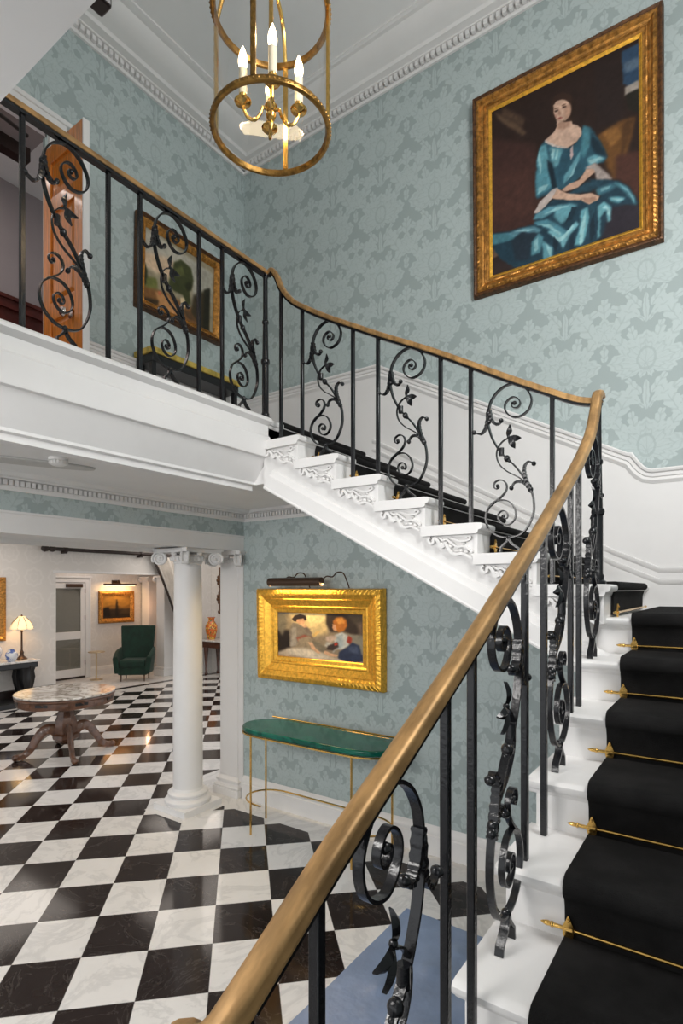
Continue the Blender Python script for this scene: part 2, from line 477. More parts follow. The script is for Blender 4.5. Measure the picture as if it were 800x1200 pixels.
SCR= {"spiral": [[-0.104, 0.655], [-0.102, 0.685], [-0.091, 0.721], [-0.06, 0.759], [-0.015, 0.781], [0.026, 0.778], [0.066, 0.755], [0.094, 0.717], [0.1, 0.683], [0.087, 0.65], [0.059, 0.63], [0.022, 0.625], [-0.007, 0.642], [-0.024, 0.671], [-0.022, 0.696], [-0.004, 0.715], [0.018, 0.72], [0.04, 0.706], [0.048, 0.686], [0.037, 0.67], [0.018, 0.67], [0.007, 0.683], [0.011, 0.695], [0.021, 0.692]], "stem": [[-0.104, 0.678], [-0.108, 0.633], [-0.102, 0.595], [-0.087, 0.547], [-0.064, 0.503], [-0.041, 0.47], [-0.015, 0.44], [0.015, 0.41], [0.044, 0.374], [0.066, 0.338], [0.087, 0.303], [0.101, 0.273], [0.109, 0.236], [0.11, 0.186], [0.094, 0.137], [0.066, 0.095], [0.029, 0.076], [-0.007, 0.073], [-0.052, 0.08], [-0.091, 0.105], [-0.114, 0.144], [-0.118, 0.182], [-0.102, 0.219], [-0.075, 0.243], [-0.041, 0.249], [-0.007, 0.24], [0.018, 0.212], [0.028, 0.178], [0.018, 0.15], [-0.007, 0.133], [-0.037, 0.139], [-0.056, 0.163], [-0.056, 0.185], [-0.041, 0.198], [-0.022, 0.195], [-0.011, 0.178], [-0.016, 0.163], [-0.03, 0.166], [-0.036, 0.177]], "curl": [[-0.095, 0.226], [-0.072, 0.244], [-0.045, 0.262], [-0.022, 0.286], [-0.015, 0.311], [-0.026, 0.334], [-0.049, 0.344], [-0.072, 0.336], [-0.079, 0.318], [-0.068, 0.304], [-0.054, 0.309], [-0.056, 0.319]], "tendril": [[-0.007, 0.535], [-0.037, 0.521], [-0.06, 0.491], [-0.064, 0.454], [-0.049, 0.415], [-0.015, 0.381], [0.022, 0.358], [0.059, 0.332], [0.091, 0.292]], "aleft": [[-0.102, 0.685], [-0.112, 0.619], [-0.122, 0.591], [-0.145, 0.573], [-0.177, 0.586]], "aright": [[-0.1, 0.685], [-0.091, 0.638], [-0.072, 0.611], [-0.052, 0.609], [-0.043, 0.621]], "bright": [[0.098, 0.273], [0.08, 0.319], [0.067, 0.363], [0.069, 0.396], [0.087, 0.413], [0.11, 0.401]], "bleft": [[0.094, 0.281], [0.073, 0.312], [0.048, 0.326], [0.022, 0.324], [0.006, 0.301]], "footl": [[-0.007, 0.073], [-0.013, 0.056], [-0.026, 0.042], [-0.043, 0.028], [-0.046, 0.002]], "footr": [[-0.007, 0.073], [-0.001, 0.055], [0.011, 0.04], [0.04, 0.02], [0.046, -0.002]], "leaf1": [[-0.011, 0.543], [0.0, 0.596]], "leaf2": [[-0.006, 0.535], [0.053, 0.525]], "leaf3": [[-0.006, 0.533], [0.024, 0.482]], "bud": [[-0.015, 0.44]]}

PORTRAIT=[[[0.005,0.833,0.336,0.679,0.395,0.211,0.005,0.193],[74,44,38],9],[[0.005,0.631,0.297,0.564,0.317,0.299,0.005,0.328],[84,50,42],8],[[0.037,0.98,0.195,0.861,0.276,0.765,0.246,0.76,0.091,0.901],[104,78,58],4],[[0.112,0.976,0.266,0.85,0.246,0.809,0.091,0.934],[88,64,48],5],[[0.711,1.03,0.884,0.999,0.893,0.58,0.729,0.627],[46,32,29],6],[[0.878,0.957,1.0,0.962,1.0,0.758,0.935,0.741,0.888,0.79],[46,76,108],3],[[0.888,0.893,1.0,0.889,1.0,0.838,0.901,0.836],[92,116,140],4],[[0.893,0.765,1.0,0.773,1.0,0.732,0.935,0.719,0.901,0.722],[176,164,152],3],[[0.901,0.725,1.0,0.732,1.0,0.583,0.918,0.644],[38,34,26],3],[[0.729,0.581,0.867,0.605,0.954,0.593,0.935,0.491,0.884,0.361,0.833,0.311,0.79,0.393],[120,76,32],5],[[0.764,0.584,0.85,0.581,0.884,0.524,0.816,0.489],[158,104,46],4],[[0.884,0.583,0.951,0.587,0.918,0.497,0.867,0.396],[92,58,28],4],[[0.842,0.435,1.0,0.408,1.0,0.088,0.935,0.226,0.842,0.316],[84,48,38],7],[[0.005,0.176,0.164,0.206,0.185,0.143,0.005,0.117],[112,84,66],3],[[0.005,0.109,0.195,0.14,0.317,-0.024,0.005,-0.009],[58,44,42],5],[[-0.047,0.281,0.163,0.245,0.239,0.242,0.326,0.232,0.326,0.291,0.41,0.314,0.458,0.333,0.63,0.273,0.674,0.24,0.751,0.244,0.729,0.307,0.674,0.367,0.772,0.339,0.857,0.3,0.919,0.246,0.972,0.153,0.964,0.13,0.899,0.16,0.857,0.159,0.815,0.085,0.772,0.033,0.641,0.004,0.528,-0.007,0.289,-0.056,0.086,0.099],[32,66,84],3],[[0.815,0.177,0.899,0.16,1.005,0.126,1.005,0.019,0.815,0.002,0.751,0.02],[48,42,52],5],[[0.163,0.235,0.239,0.237,0.326,0.222,0.374,0.187,0.35,0.175,0.239,0.207,0.138,0.196,0.007,0.255],[92,150,168],3],[[-0.034,0.275,0.138,0.237,0.189,0.192,0.086,0.191,0.007,0.203],[70,134,150],3],[[0.301,0.139,0.35,0.175,0.386,0.145,0.362,0.063,0.301,0.06],[84,150,166],3],[[0.374,0.128,0.446,0.069,0.446,-0.009,0.386,0.017],[96,166,182],3],[[0.239,0.217,0.35,0.175,0.301,0.139,0.289,0.043,0.189,0.061,0.163,0.179],[36,52,66],4],[[0.338,0.287,0.422,0.3,0.516,0.281,0.458,0.26,0.374,0.247,0.313,0.265],[96,164,182],3],[[0.313,0.245,0.41,0.236,0.481,0.185,0.562,0.113,0.516,0.097,0.422,0.173],[80,148,168],3],[[0.469,0.286,0.562,0.276,0.607,0.252,0.562,0.199,0.504,0.178,0.458,0.231],[104,176,192],4],[[0.41,0.167,0.493,0.085,0.516,0.04,0.562,0.103,0.619,0.144,0.596,0.17,0.528,0.113,0.458,0.163],[120,190,204],3],[[0.63,0.216,0.674,0.221,0.685,0.161,0.663,0.074,0.63,0.027,0.585,0.039,0.619,0.115],[104,180,194],3],[[0.674,0.231,0.729,0.223,0.718,0.189,0.696,0.13,0.674,0.052,0.663,0.074,0.685,0.152],[40,80,98],3],[[0.729,0.204,0.772,0.218,0.815,0.177,0.81,0.105,0.794,0.101,0.783,0.169,0.751,0.141,0.745,0.04,0.729,0.036,0.74,0.135],[112,186,198],3],[[0.794,0.23,0.857,0.219,0.899,0.196,0.857,0.182,0.815,0.205],[96,170,184],3],[[0.836,0.299,0.899,0.26,0.95,0.189,0.96,0.141,0.94,0.165,0.878,0.249,0.826,0.289],[76,140,156],3],[[0.718,0.301,0.815,0.297,0.857,0.269,0.783,0.261,0.74,0.257],[66,124,142],4],[[0.516,0.329,0.663,0.357,0.772,0.33,0.729,0.298,0.674,0.297,0.63,0.311],[38,74,92],4],[[0.398,0.676,0.487,0.607,0.551,0.575,0.598,0.588,0.639,0.626,0.643,0.671,0.696,0.632,0.751,0.542,0.794,0.443,0.772,0.423,0.685,0.434,0.663,0.414,0.607,0.385,0.528,0.364,0.458,0.377,0.338,0.366,0.332,0.467,0.344,0.592,0.362,0.654],[44,92,112],3],[[0.368,0.652,0.405,0.653,0.425,0.563,0.416,0.478,0.35,0.521,0.344,0.582],[96,168,184],3],[[0.338,0.525,0.41,0.52,0.458,0.416,0.41,0.392,0.338,0.386],[84,156,174],4],[[0.41,0.568,0.452,0.525,0.475,0.39,0.446,0.39],[24,44,58],3],[[0.428,0.631,0.516,0.587,0.504,0.526,0.469,0.499,0.44,0.548],[104,172,186],4],[[0.51,0.562,0.556,0.57,0.568,0.523,0.528,0.46,0.493,0.414,0.487,0.493],[40,84,104],3],[[0.528,0.441,0.585,0.498,0.641,0.554,0.619,0.486,0.551,0.414,0.516,0.387],[96,160,176],3],[[0.562,0.563,0.579,0.586,0.585,0.536,0.568,0.504],[206,176,172],2],[[0.647,0.665,0.685,0.636,0.691,0.554,0.652,0.493,0.63,0.52,0.641,0.61],[72,138,154],4],[[0.663,0.48,0.718,0.488,0.783,0.442,0.751,0.43,0.685,0.439],[98,166,180],3],[[0.696,0.609,0.751,0.533,0.794,0.443,0.718,0.493,0.691,0.545],[24,48,62],4],[[0.32,0.298,0.362,0.349,0.44,0.387,0.487,0.387,0.452,0.345,0.41,0.314,0.35,0.288],[206,190,182],2],[[0.658,0.439,0.718,0.443,0.764,0.388,0.82,0.328,0.815,0.319,0.729,0.348,0.716,0.391],[184,168,160],3],[[0.663,0.43,0.709,0.411,0.718,0.39,0.663,0.368,0.61,0.346,0.562,0.348,0.528,0.348,0.509,0.366,0.562,0.383,0.621,0.382],[214,168,140],2],[[0.481,0.382,0.528,0.346,0.632,0.301,0.696,0.289,0.742,0.256,0.736,0.236,0.685,0.231,0.652,0.251,0.63,0.271,0.528,0.304,0.443,0.342],[222,178,150],2],[[0.641,0.279,0.718,0.259,0.736,0.239,0.685,0.237,0.652,0.255],[196,148,122],2],[[0.35,0.6,0.362,0.635,0.377,0.541,0.368,0.495],[150,208,216],1],[[0.443,0.613,0.465,0.602,0.455,0.553,0.443,0.567],[160,214,220],1],[[0.475,0.598,0.49,0.591,0.479,0.535,0.469,0.548],[150,208,214],1],[[0.539,0.398,0.579,0.452,0.61,0.489,0.585,0.431],[140,196,206],1],[[0.356,0.43,0.422,0.427,0.398,0.401,0.35,0.397],[146,204,214],1],[[0.674,0.466,0.751,0.463,0.767,0.445,0.696,0.444],[146,200,208],1],[[0.619,0.087,0.641,0.175,0.661,0.207,0.658,0.132,0.639,0.043,0.623,0.028],[160,220,226],1],[[0.434,0.15,0.483,0.107,0.528,0.118,0.579,0.156,0.587,0.142,0.528,0.094,0.49,0.081],[164,222,228],1],[[0.338,0.228,0.422,0.203,0.504,0.13,0.493,0.121,0.416,0.187],[150,212,220],1],[[0.374,0.266,0.469,0.281,0.562,0.266,0.481,0.264],[150,210,220],1],[[0.756,0.191,0.788,0.195,0.81,0.151,0.802,0.126,0.783,0.178],[164,220,226],1],[[0.806,0.221,0.867,0.206,0.888,0.195,0.853,0.195],[150,206,214],1],[[0.751,0.29,0.815,0.288,0.799,0.276,0.756,0.272],[120,178,190],1],[[0.857,0.287,0.909,0.239,0.946,0.181,0.952,0.152,0.914,0.219],[120,180,192],1],[[0.176,0.231,0.252,0.226,0.338,0.2,0.252,0.212],[150,206,216],1],[[0.398,0.107,0.436,0.067,0.434,0.004,0.416,0.048],[150,208,216],1],[[0.32,0.134,0.35,0.153,0.35,0.086,0.326,0.073],[140,200,210],1],[[0.573,0.253,0.61,0.242,0.571,0.187,0.528,0.171],[28,54,70],2],[[0.562,0.084,0.587,0.106,0.579,0.003,0.551,0.011],[26,50,66],2],[[0.685,0.124,0.709,0.173,0.718,0.058,0.685,0.03],[26,50,66],2],[[0.458,0.124,0.483,0.068,0.469,0.033,0.448,0.078],[26,48,64],2],[[0.474,0.767,0.562,0.747,0.58,0.694,0.479,0.711],[216,172,146],2],[[0.483,0.751,0.568,0.743,0.579,0.702,0.632,0.663,0.641,0.625,0.61,0.594,0.551,0.581,0.483,0.614,0.416,0.656,0.398,0.676,0.448,0.696,0.479,0.719],[226,184,158],2],[[0.483,0.738,0.562,0.731,0.571,0.701,0.528,0.689,0.483,0.709],[196,150,124],3],[[0.404,0.676,0.483,0.618,0.548,0.585,0.553,0.574,0.481,0.606,0.398,0.667],[214,198,190],1],[[0.441,0.813,0.439,0.869,0.462,0.896,0.516,0.898,0.569,0.863,0.589,0.809,0.587,0.755,0.576,0.719,0.528,0.728,0.464,0.768],[64,40,29],2],[[0.573,0.836,0.598,0.807,0.594,0.747,0.578,0.718,0.567,0.743],[48,30,22],2],[[0.455,0.825,0.455,0.848,0.474,0.862,0.514,0.858,0.548,0.841,0.562,0.814,0.567,0.782,0.56,0.75,0.534,0.733,0.5,0.74,0.472,0.767],[228,184,156],2],[[0.528,0.816,0.568,0.81,0.569,0.752,0.539,0.735,0.523,0.77],[206,158,130],3],[[0.462,0.818,0.488,0.814,0.49,0.804,0.467,0.807],[70,44,36],1],[[0.511,0.821,0.541,0.818,0.544,0.806,0.516,0.809],[70,44,36],1],[[0.46,0.831,0.488,0.826,0.488,0.821,0.462,0.825],[92,60,46],1],[[0.509,0.833,0.541,0.83,0.544,0.825,0.514,0.825],[92,60,46],1],[[0.488,0.812,0.497,0.811,0.507,0.778,0.495,0.777,0.486,0.786],[200,148,122],1],[[0.483,0.768,0.504,0.765,0.518,0.756,0.502,0.753,0.488,0.758],[168,84,76],1],[[0.465,0.796,0.483,0.785,0.481,0.772,0.469,0.775],[222,158,138],2]]
CHILDREN=[[[-0.016,1.029,0.24,1.022,0.202,0.465,-0.016,0.446],[150,132,104],6],[[0.143,1.019,0.608,1.019,0.608,0.554,0.373,0.481,0.259,0.471],[214,186,132],8],[[0.335,0.985,0.59,0.993,0.573,0.759,0.391,0.668],[236,208,146],8],[[-0.016,0.585,0.173,0.599,0.173,0.137,-0.016,0.057],[42,34,28],7],[[0.004,1.001,0.104,1.004,0.124,0.732,0.064,0.453,0.004,0.614],[122,112,92],5],[[0.594,0.998,1.012,1.002,1.012,0.563,0.865,0.575,0.798,0.62,0.643,0.595,0.59,0.76],[58,46,38],4],[[0.798,1.0,1.012,0.995,1.012,0.785,0.931,0.73],[78,66,54],6],[[0.931,0.805,1.012,0.834,1.012,0.563,0.947,0.557],[112,92,76],5],[[0.798,0.569,1.012,0.563,1.012,0.118,0.865,0.274],[142,134,116],6],[[-0.016,0.085,0.143,0.215,0.373,0.215,0.573,0.161,0.764,0.058,1.012,0.044,1.012,-0.054,-0.016,-0.22],[196,176,150],6],[[0.104,0.183,0.335,0.237,0.519,0.154,0.643,0.067,0.391,0.005,0.143,0.078],[216,200,176],5],[[0.004,0.06,0.182,0.056,0.391,0.005,0.661,-0.008,0.335,-0.11,0.004,-0.051],[170,146,118],5],[[0.192,0.763,0.263,0.74,0.373,0.64,0.428,0.486,0.335,0.371,0.263,0.363,0.221,0.251,0.153,0.243,0.153,0.57],[132,120,104],3],[[0.192,0.654,0.24,0.658,0.24,0.28,0.163,0.244],[168,156,140],3],[[0.231,0.441,0.335,0.517,0.428,0.472,0.419,0.406,0.278,0.338],[150,84,66],3],[[0.263,0.417,0.391,0.496,0.45,0.409,0.428,0.288,0.316,0.275,0.263,0.309],[158,140,114],3],[[0.419,0.406,0.519,0.363,0.599,0.242,0.573,0.161,0.51,0.205,0.446,0.303],[128,116,96],3],[[0.382,0.362,0.428,0.367,0.465,0.252,0.528,0.155,0.492,0.137,0.419,0.234],[218,172,134],2],[[0.573,0.213,0.643,0.17,0.73,0.143,0.695,0.1,0.608,0.114,0.564,0.16],[220,172,134],2],[[0.428,0.512,0.474,0.59,0.519,0.619,0.51,0.572,0.456,0.475],[220,180,110],2],[[0.316,0.69,0.373,0.68,0.428,0.565,0.419,0.511,0.354,0.586],[120,104,92],3],[[0.186,0.844,0.221,0.913,0.288,0.951,0.354,0.919,0.369,0.839,0.335,0.798,0.24,0.779,0.206,0.791],[48,38,34],2],[[0.244,0.833,0.331,0.856,0.346,0.785,0.32,0.711,0.275,0.727,0.244,0.779],[206,158,120],2],[[0.307,0.729,0.358,0.732,0.369,0.672,0.331,0.659],[212,166,130],2],[[0.678,0.534,0.764,0.612,0.832,0.547,0.84,0.346,0.764,0.262,0.695,0.253,0.661,0.172,0.678,0.38],[206,204,194],3],[[0.695,0.51,0.773,0.567,0.781,0.314,0.721,0.282],[168,176,176],4],[[0.832,0.56,0.873,0.5,0.865,0.374,0.815,0.419],[166,60,42],3],[[0.582,0.499,0.678,0.534,0.713,0.486,0.626,0.374,0.59,0.422],[196,170,150],3],[[0.59,0.397,0.661,0.378,0.695,0.33,0.626,0.271,0.573,0.304],[196,190,176],3],[[0.608,0.321,0.713,0.409,0.73,0.309,0.661,0.224,0.59,0.241],[62,48,44],3],[[0.678,0.38,0.713,0.396,0.716,0.345,0.682,0.329],[176,60,44],2],[[0.73,0.207,0.823,0.319,0.881,0.426,0.947,0.358,0.976,0.188,0.996,0.067,0.898,-0.003,0.798,0.025,0.721,0.078],[52,60,84],3],[[0.832,0.32,0.931,0.356,0.947,0.184,0.848,0.221],[78,88,112],4],[[0.664,0.815,0.695,0.894,0.764,0.922,0.815,0.861,0.823,0.736,0.789,0.632,0.73,0.602,0.687,0.663],[190,112,44],3],[[0.695,0.868,0.773,0.897,0.798,0.797,0.73,0.768],[222,150,68],3],[[0.661,0.764,0.695,0.753,0.713,0.639,0.692,0.617,0.664,0.661],[216,158,118],2]]
LANDSCAPE=[[[-0.061,0.971,0.962,0.895,0.962,0.619,-0.061,0.448],[176,170,156],6],[[-0.045,0.632,0.329,0.752,0.643,0.636,0.455,0.456,-0.045,0.458],[206,178,148],10],[[0.643,0.865,0.962,0.895,0.962,0.461,0.682,0.352],[164,160,146],8],[[-0.045,0.318,0.172,0.37,0.189,0.236,-0.045,0.073],[112,112,62],6],[[-0.045,0.178,0.311,0.266,0.605,0.236,0.921,0.203,0.921,-0.092,0.419,-0.046,-0.045,-0.084],[128,88,50],6],[[0.155,0.199,0.329,0.239,0.492,0.065,0.419,-0.028,0.206,0.029],[182,132,84],5],[[-0.045,0.038,0.206,0.101,0.189,0.038,-0.045,-0.066],[62,48,30],5],[[-0.045,0.458,0.021,0.514,0.054,0.41,0.045,0.246,-0.045,0.143],[46,48,28],4],[[0.037,0.312,0.155,0.378,0.172,0.28,0.054,0.197],[104,108,56],5],[[0.347,0.542,0.401,0.74,0.492,0.831,0.643,0.788,0.682,0.62,0.624,0.435,0.643,0.275,0.586,0.226,0.529,0.347,0.401,0.333,0.329,0.386],[62,66,38],5],[[0.419,0.658,0.511,0.749,0.548,0.639,0.455,0.567],[92,96,56],5],[[0.548,0.507,0.643,0.598,0.662,0.494,0.586,0.434],[44,46,28],4],[[0.682,0.429,0.84,0.572,0.921,0.636,0.921,-0.053,0.76,0.046,0.643,0.16],[58,50,34],6],[[0.84,0.591,0.931,0.661,0.931,-0.048,0.84,-0.032],[40,40,30],4],[[0.492,0.289,0.548,0.319,0.576,0.221,0.529,0.103,0.501,0.182],[214,190,150],3],[[0.529,0.14,0.643,0.16,0.721,0.065,0.605,0.046],[86,64,44],4],[[0.189,0.218,0.232,0.241,0.232,0.187,0.189,0.173],[190,110,76],2]]

# ================================================================== THE SETTING
ZB0, ZB1, ZLC = .36, .505, .745        # colonnade beam, lower ceiling
XW, XAL, YEND = -10.35, -12.0, 9.3     # lobby side wall, alcove wall, lobby end wall
XR = .9
fl = MB().box(-13, XR+.2, -4, 11, ZF-.1, ZF); struct(fl, 'floor', 'floor', smooth=0)
w = MB().box(XB-.10, XR+.2, YA, YA+.25, ZF, ZC+.1); struct(w, 'wall_back', 'damask_x', smooth=0)
# left wall above the colonnade, with the upstairs door opening
w = MB(); x0, x1 = XB-.25, XB
w.box(x0, x1, -4, YA, ZB1, ZGAL).box(x0, x1, -4, .5, ZGAL, ZC+.1).box(XB-.03, x1, 1.965, YA, ZGAL, ZC+.1).box(x0, x1, .5, 1.965, 3.12, ZC+.1)
struct(w, 'wall_left', 'damask_y', smooth=0)
struct(MB().box(XR, XR+.2, -1.2, YA, ZF, ZC+.1), 'wall_right', 'damask_y', smooth=0)
struct(MB().box(XB-.3, XR+.2, -3.2, YA+.2, ZC, ZC+.12), 'ceiling', 'ceil', smooth=0)
# gallery slab, with the return slab over the foot of the stair
g = MB().box(XB, XG-.22, -4, YA, ZLC, ZGAL-.005)
struct(g, 'floor_gallery', 'ceil', smooth=0)
# edge beam of the gallery: nosing, fascia, splay and lower moulding
prof = [(XG-.23, ZGAL), (XG+.012, ZGAL), (XG+.022, ZGAL-.01), (XG+.022, ZGAL-.026), (XG+.006, ZGAL-.036), (XG-.012, ZGAL-.045),
        (XG-.012, .955), (XG-.004, .945), (XG+.006, .94), (XG+.006, .825), (XG+.002, .815), (XG-.02, .812),
        (XG-.125, .675), (XG-.125, .66), (XG-.15, .655), (XG-.15, .625), (XG-.18, .62), (XG-.23, .66)]
e = MB().prism(prof, 'Y', -4, 2.60); struct(e, 'trim_1', 'white', smooth=30)
# unseen wall added behind the viewer, keeping daylight out of the upper hall
struct(MB().box(XB-.3, XR+.2, -3.2, -3.0, ZGAL, ZC), 'wall_light_block', 'damask_x', smooth=0)
# the return slab near the viewer
struct(MB().box(XG-.2, XR, -3, .405, .75, ZGAL), 'ceiling', 'ceil', smooth=0)
# lower part of the gallery edge beyond the flight (over the stair head)
struct(MB().box(XG-.25, XG-.03, 2.60, YA, .66, ZGAL-.02), 'trim_2', 'white', smooth=0)

def cornice(name, path, prof, dent, dz0, dz1, dd, up=(0, 0, 1)):
    """swept moulding plus its dentils, one object"""
    mb = MB().sweep(prof, path, up)
    for a, b in zip(path[:-1], path[1:]):
        a = Vector(a); b = Vector(b); L = (b-a).length; T = (b-a)/L; S = T.cross(Vector(up)).normalized()
        n = int(L/dent)
        for i in range(n):
            c = a+T*(dent*(i+.5)); h = dent*.30
            vs = []
            for t in (-h, h):
                for d_ in (dd[0], dd[1]):
                    for z in (dz0, dz1): vs.append(c+T*t+S*d_+Vector((0, 0, z)))
            mb.add(vs, [(0, 1, 3, 2), (4, 6, 7, 5), (0, 4, 5, 1), (2, 3, 7, 6), (0, 2, 6, 4), (1, 5, 7, 3)])
    return struct(mb, name, 'white', smooth=30)
# profile is (out from wall, height above lower edge); path runs so that its right-hand side is the room
h = ZC-3.945
pu = [(-.01, 0), (.02, 0), (.026, .012), (.026, .02), (.018, .022), (.018, .062), (.062, .066), (.066, .075), (.12, .08), (.128, .092), (.135, .10), (.15, .105),
      (.19, .115), (.24, .135), (.285, .165), (.305, .19), (.335, .192), (.345, .198), (.36, .20), (.36, h), (-.01, h)]
cornice('trim_3', [(XB, -2.5, 3.945), (XB, YA, 3.945), (XR, YA, 3.945)], pu, .045, .026, .062, (.018, .05))
h2 = ZLC-.635
pl = [(-.005, 0), (.012, 0), (.016, .008), (.016, .03), (.012, .032), (.012, .068), (.045, .072), (.05, .08), (.085, .085), (.10, .10), (.105, h2), (-.005, h2)]
cornice('trim_4', [(XB, -2.5, .635), (XB, YA, .635), (XG-.1, YA, .635)], pl, .036, .032, .066, (.012, .036))

# dado panelling on the back wall following the stair, then its moulded rail
D = [(XB, 1.79), (-2.33, 1.79), (-.53, .835)]
xt, zt = -.40, .72
S_ = [(lerp(-.505, xt, t), .835-.115*math.sin(t*PI/2)) for t in (0, .2, .4, .6, .8, 1)]
top = D+[(-.505, .832)]+S_[1:]+[(XR, zt)]
low = [(XR, -.2), (-.45, -.2), (-2.37, .82), (XB, .98)]
struct(MB().prism(top+low, 'Y', YA-.012, YA+.01), 'trim_5', 'white', smooth=0)
rp = [(-.01, .0), (.028, 0), (.034, -.008), (.03, -.02), (.02, -.026), (.02, -.045), (.014, -.05), (.016, -.066), (.01, -.075), (.004, -.085), (-.01, -.085)]
rail = [(x, YA-.01, z) for x, z in top]
struct(MB().sweep(rp, rail), 'trim_6', 'white', smooth=30)
# the same dado along the left wall of the gallery, from the door to the corner
struct(MB().box(XB-.01, XB+.012, 2.08, YA, ZGAL, 1.79).box(XB, XB+.026, 2.08, YA-.02, ZGAL, ZGAL+.16), 'trim_7', 'white', smooth=0)
struct(MB().sweep(rp, [(XB+.01, 2.08, 1.79), (XB+.01, YA-.012, 1.79)]), 'trim_8', 'white', smooth=30)
# stair skirting with its moulding line
sk = [(-2.37, 1.30), (-.60, .335), (-.36, .225), (XR, .225)]
mo = [(0, 0), (.012, -.004), (.012, -.016), (.004, -.03), (0, -.034)]
struct(MB().sweep(mo, [(x, YA-.012, z-.095) for x, z in sk]).sweep(mo, [(x, YA-.012, z-.165) for x, z in sk]), 'trim_9', 'white', smooth=30)
# skirting on the ground floor
bp = [(-.01, 0), (.03, 0), (.03, .14), (.022, .15), (.024, .165), (.018, .19), (.008, .205), (.004, .215), (-.01, .215)]
struct(MB().sweep(bp, [(XB+.0, YA, ZF), (XR, YA, ZF)]), 'baseboard_back', 'white', smooth=30)
# pier end of the back wall, white
struct(MB().box(XB-.12, XB+.004, YA-.012, YA+.3, ZF, ZB0), 'trim_10', 'white', smooth=0)

# colonnade beam
bm_ = [(XB-.52, ZB0-.03), (XB-.52, ZB1+.2), (XB-.24, ZB1+.2), (XB-.24, ZB1), (XB+.012, ZB1), (XB+.012, ZB1-.012), (XB+.004, ZB1-.02), (XB+.004, ZB0), (XB-.03, ZB0), (XB-.06, ZB0+.012),
       (XB-.44, ZB0+.012), (XB-.46, ZB0), (XB-.47, ZB0-.03)]
struct(MB().prism(bm_, 'Y', -4, YA), 'trim_11', 'white', smooth=0)

# lobby shell
struct(MB().box(-13, XB-.25, -4, 11, .92, 1.0), 'ceiling', 'ceil', smooth=0)
lw = MB().box(XW-.2, XW, -4, 5.5, ZF, .95).box(XW-.2, XW, 5.5, 8.55, .32, .95).box(XW-.2, XW, 8.55, 11, ZF, .95)
struct(lw, 'wall_lobby_side', 'paper', smooth=0)
struct(MB().box(XW, XB+.3, YEND, YEND+.2, ZF, .95), 'wall_lobby_end', 'paper', smooth=0)
struct(MB().box(XAL-.2, XAL, 4.5, 11, ZF, .95), 'wall_alcove', 'paper', smooth=0)
struct(MB().box(XAL, XW-.2, 9.0, 9.2, ZF, .95), 'wall_alcove_end', 'paper', smooth=0)
struct(MB().box(XAL, XW-.2, 5.0, 5.2, ZF, .95), 'wall_alcove_near', 'paper', smooth=0)
bl = MB().sweep([(-.01, 0), (.03, 0), (.03, .2), (.01, .22), (-.01, .22)], [(XW, -2, ZF), (XW, 5.5, ZF)])
struct(bl, 'baseboard_lobby', 'dark_wood', smooth=30)
bl = MB().sweep(bp, [(XAL, 7.15, ZF), (XAL, 9.0, ZF)]); struct(bl, 'baseboard_alcove', 'white', smooth=30)
# white reveal and cornice of the alcove opening
rv = MB().box(XW-.22, XW+.012, 5.44, 8.55, .30, .345)
struct(rv, 'trim_12', 'white', smooth=0)

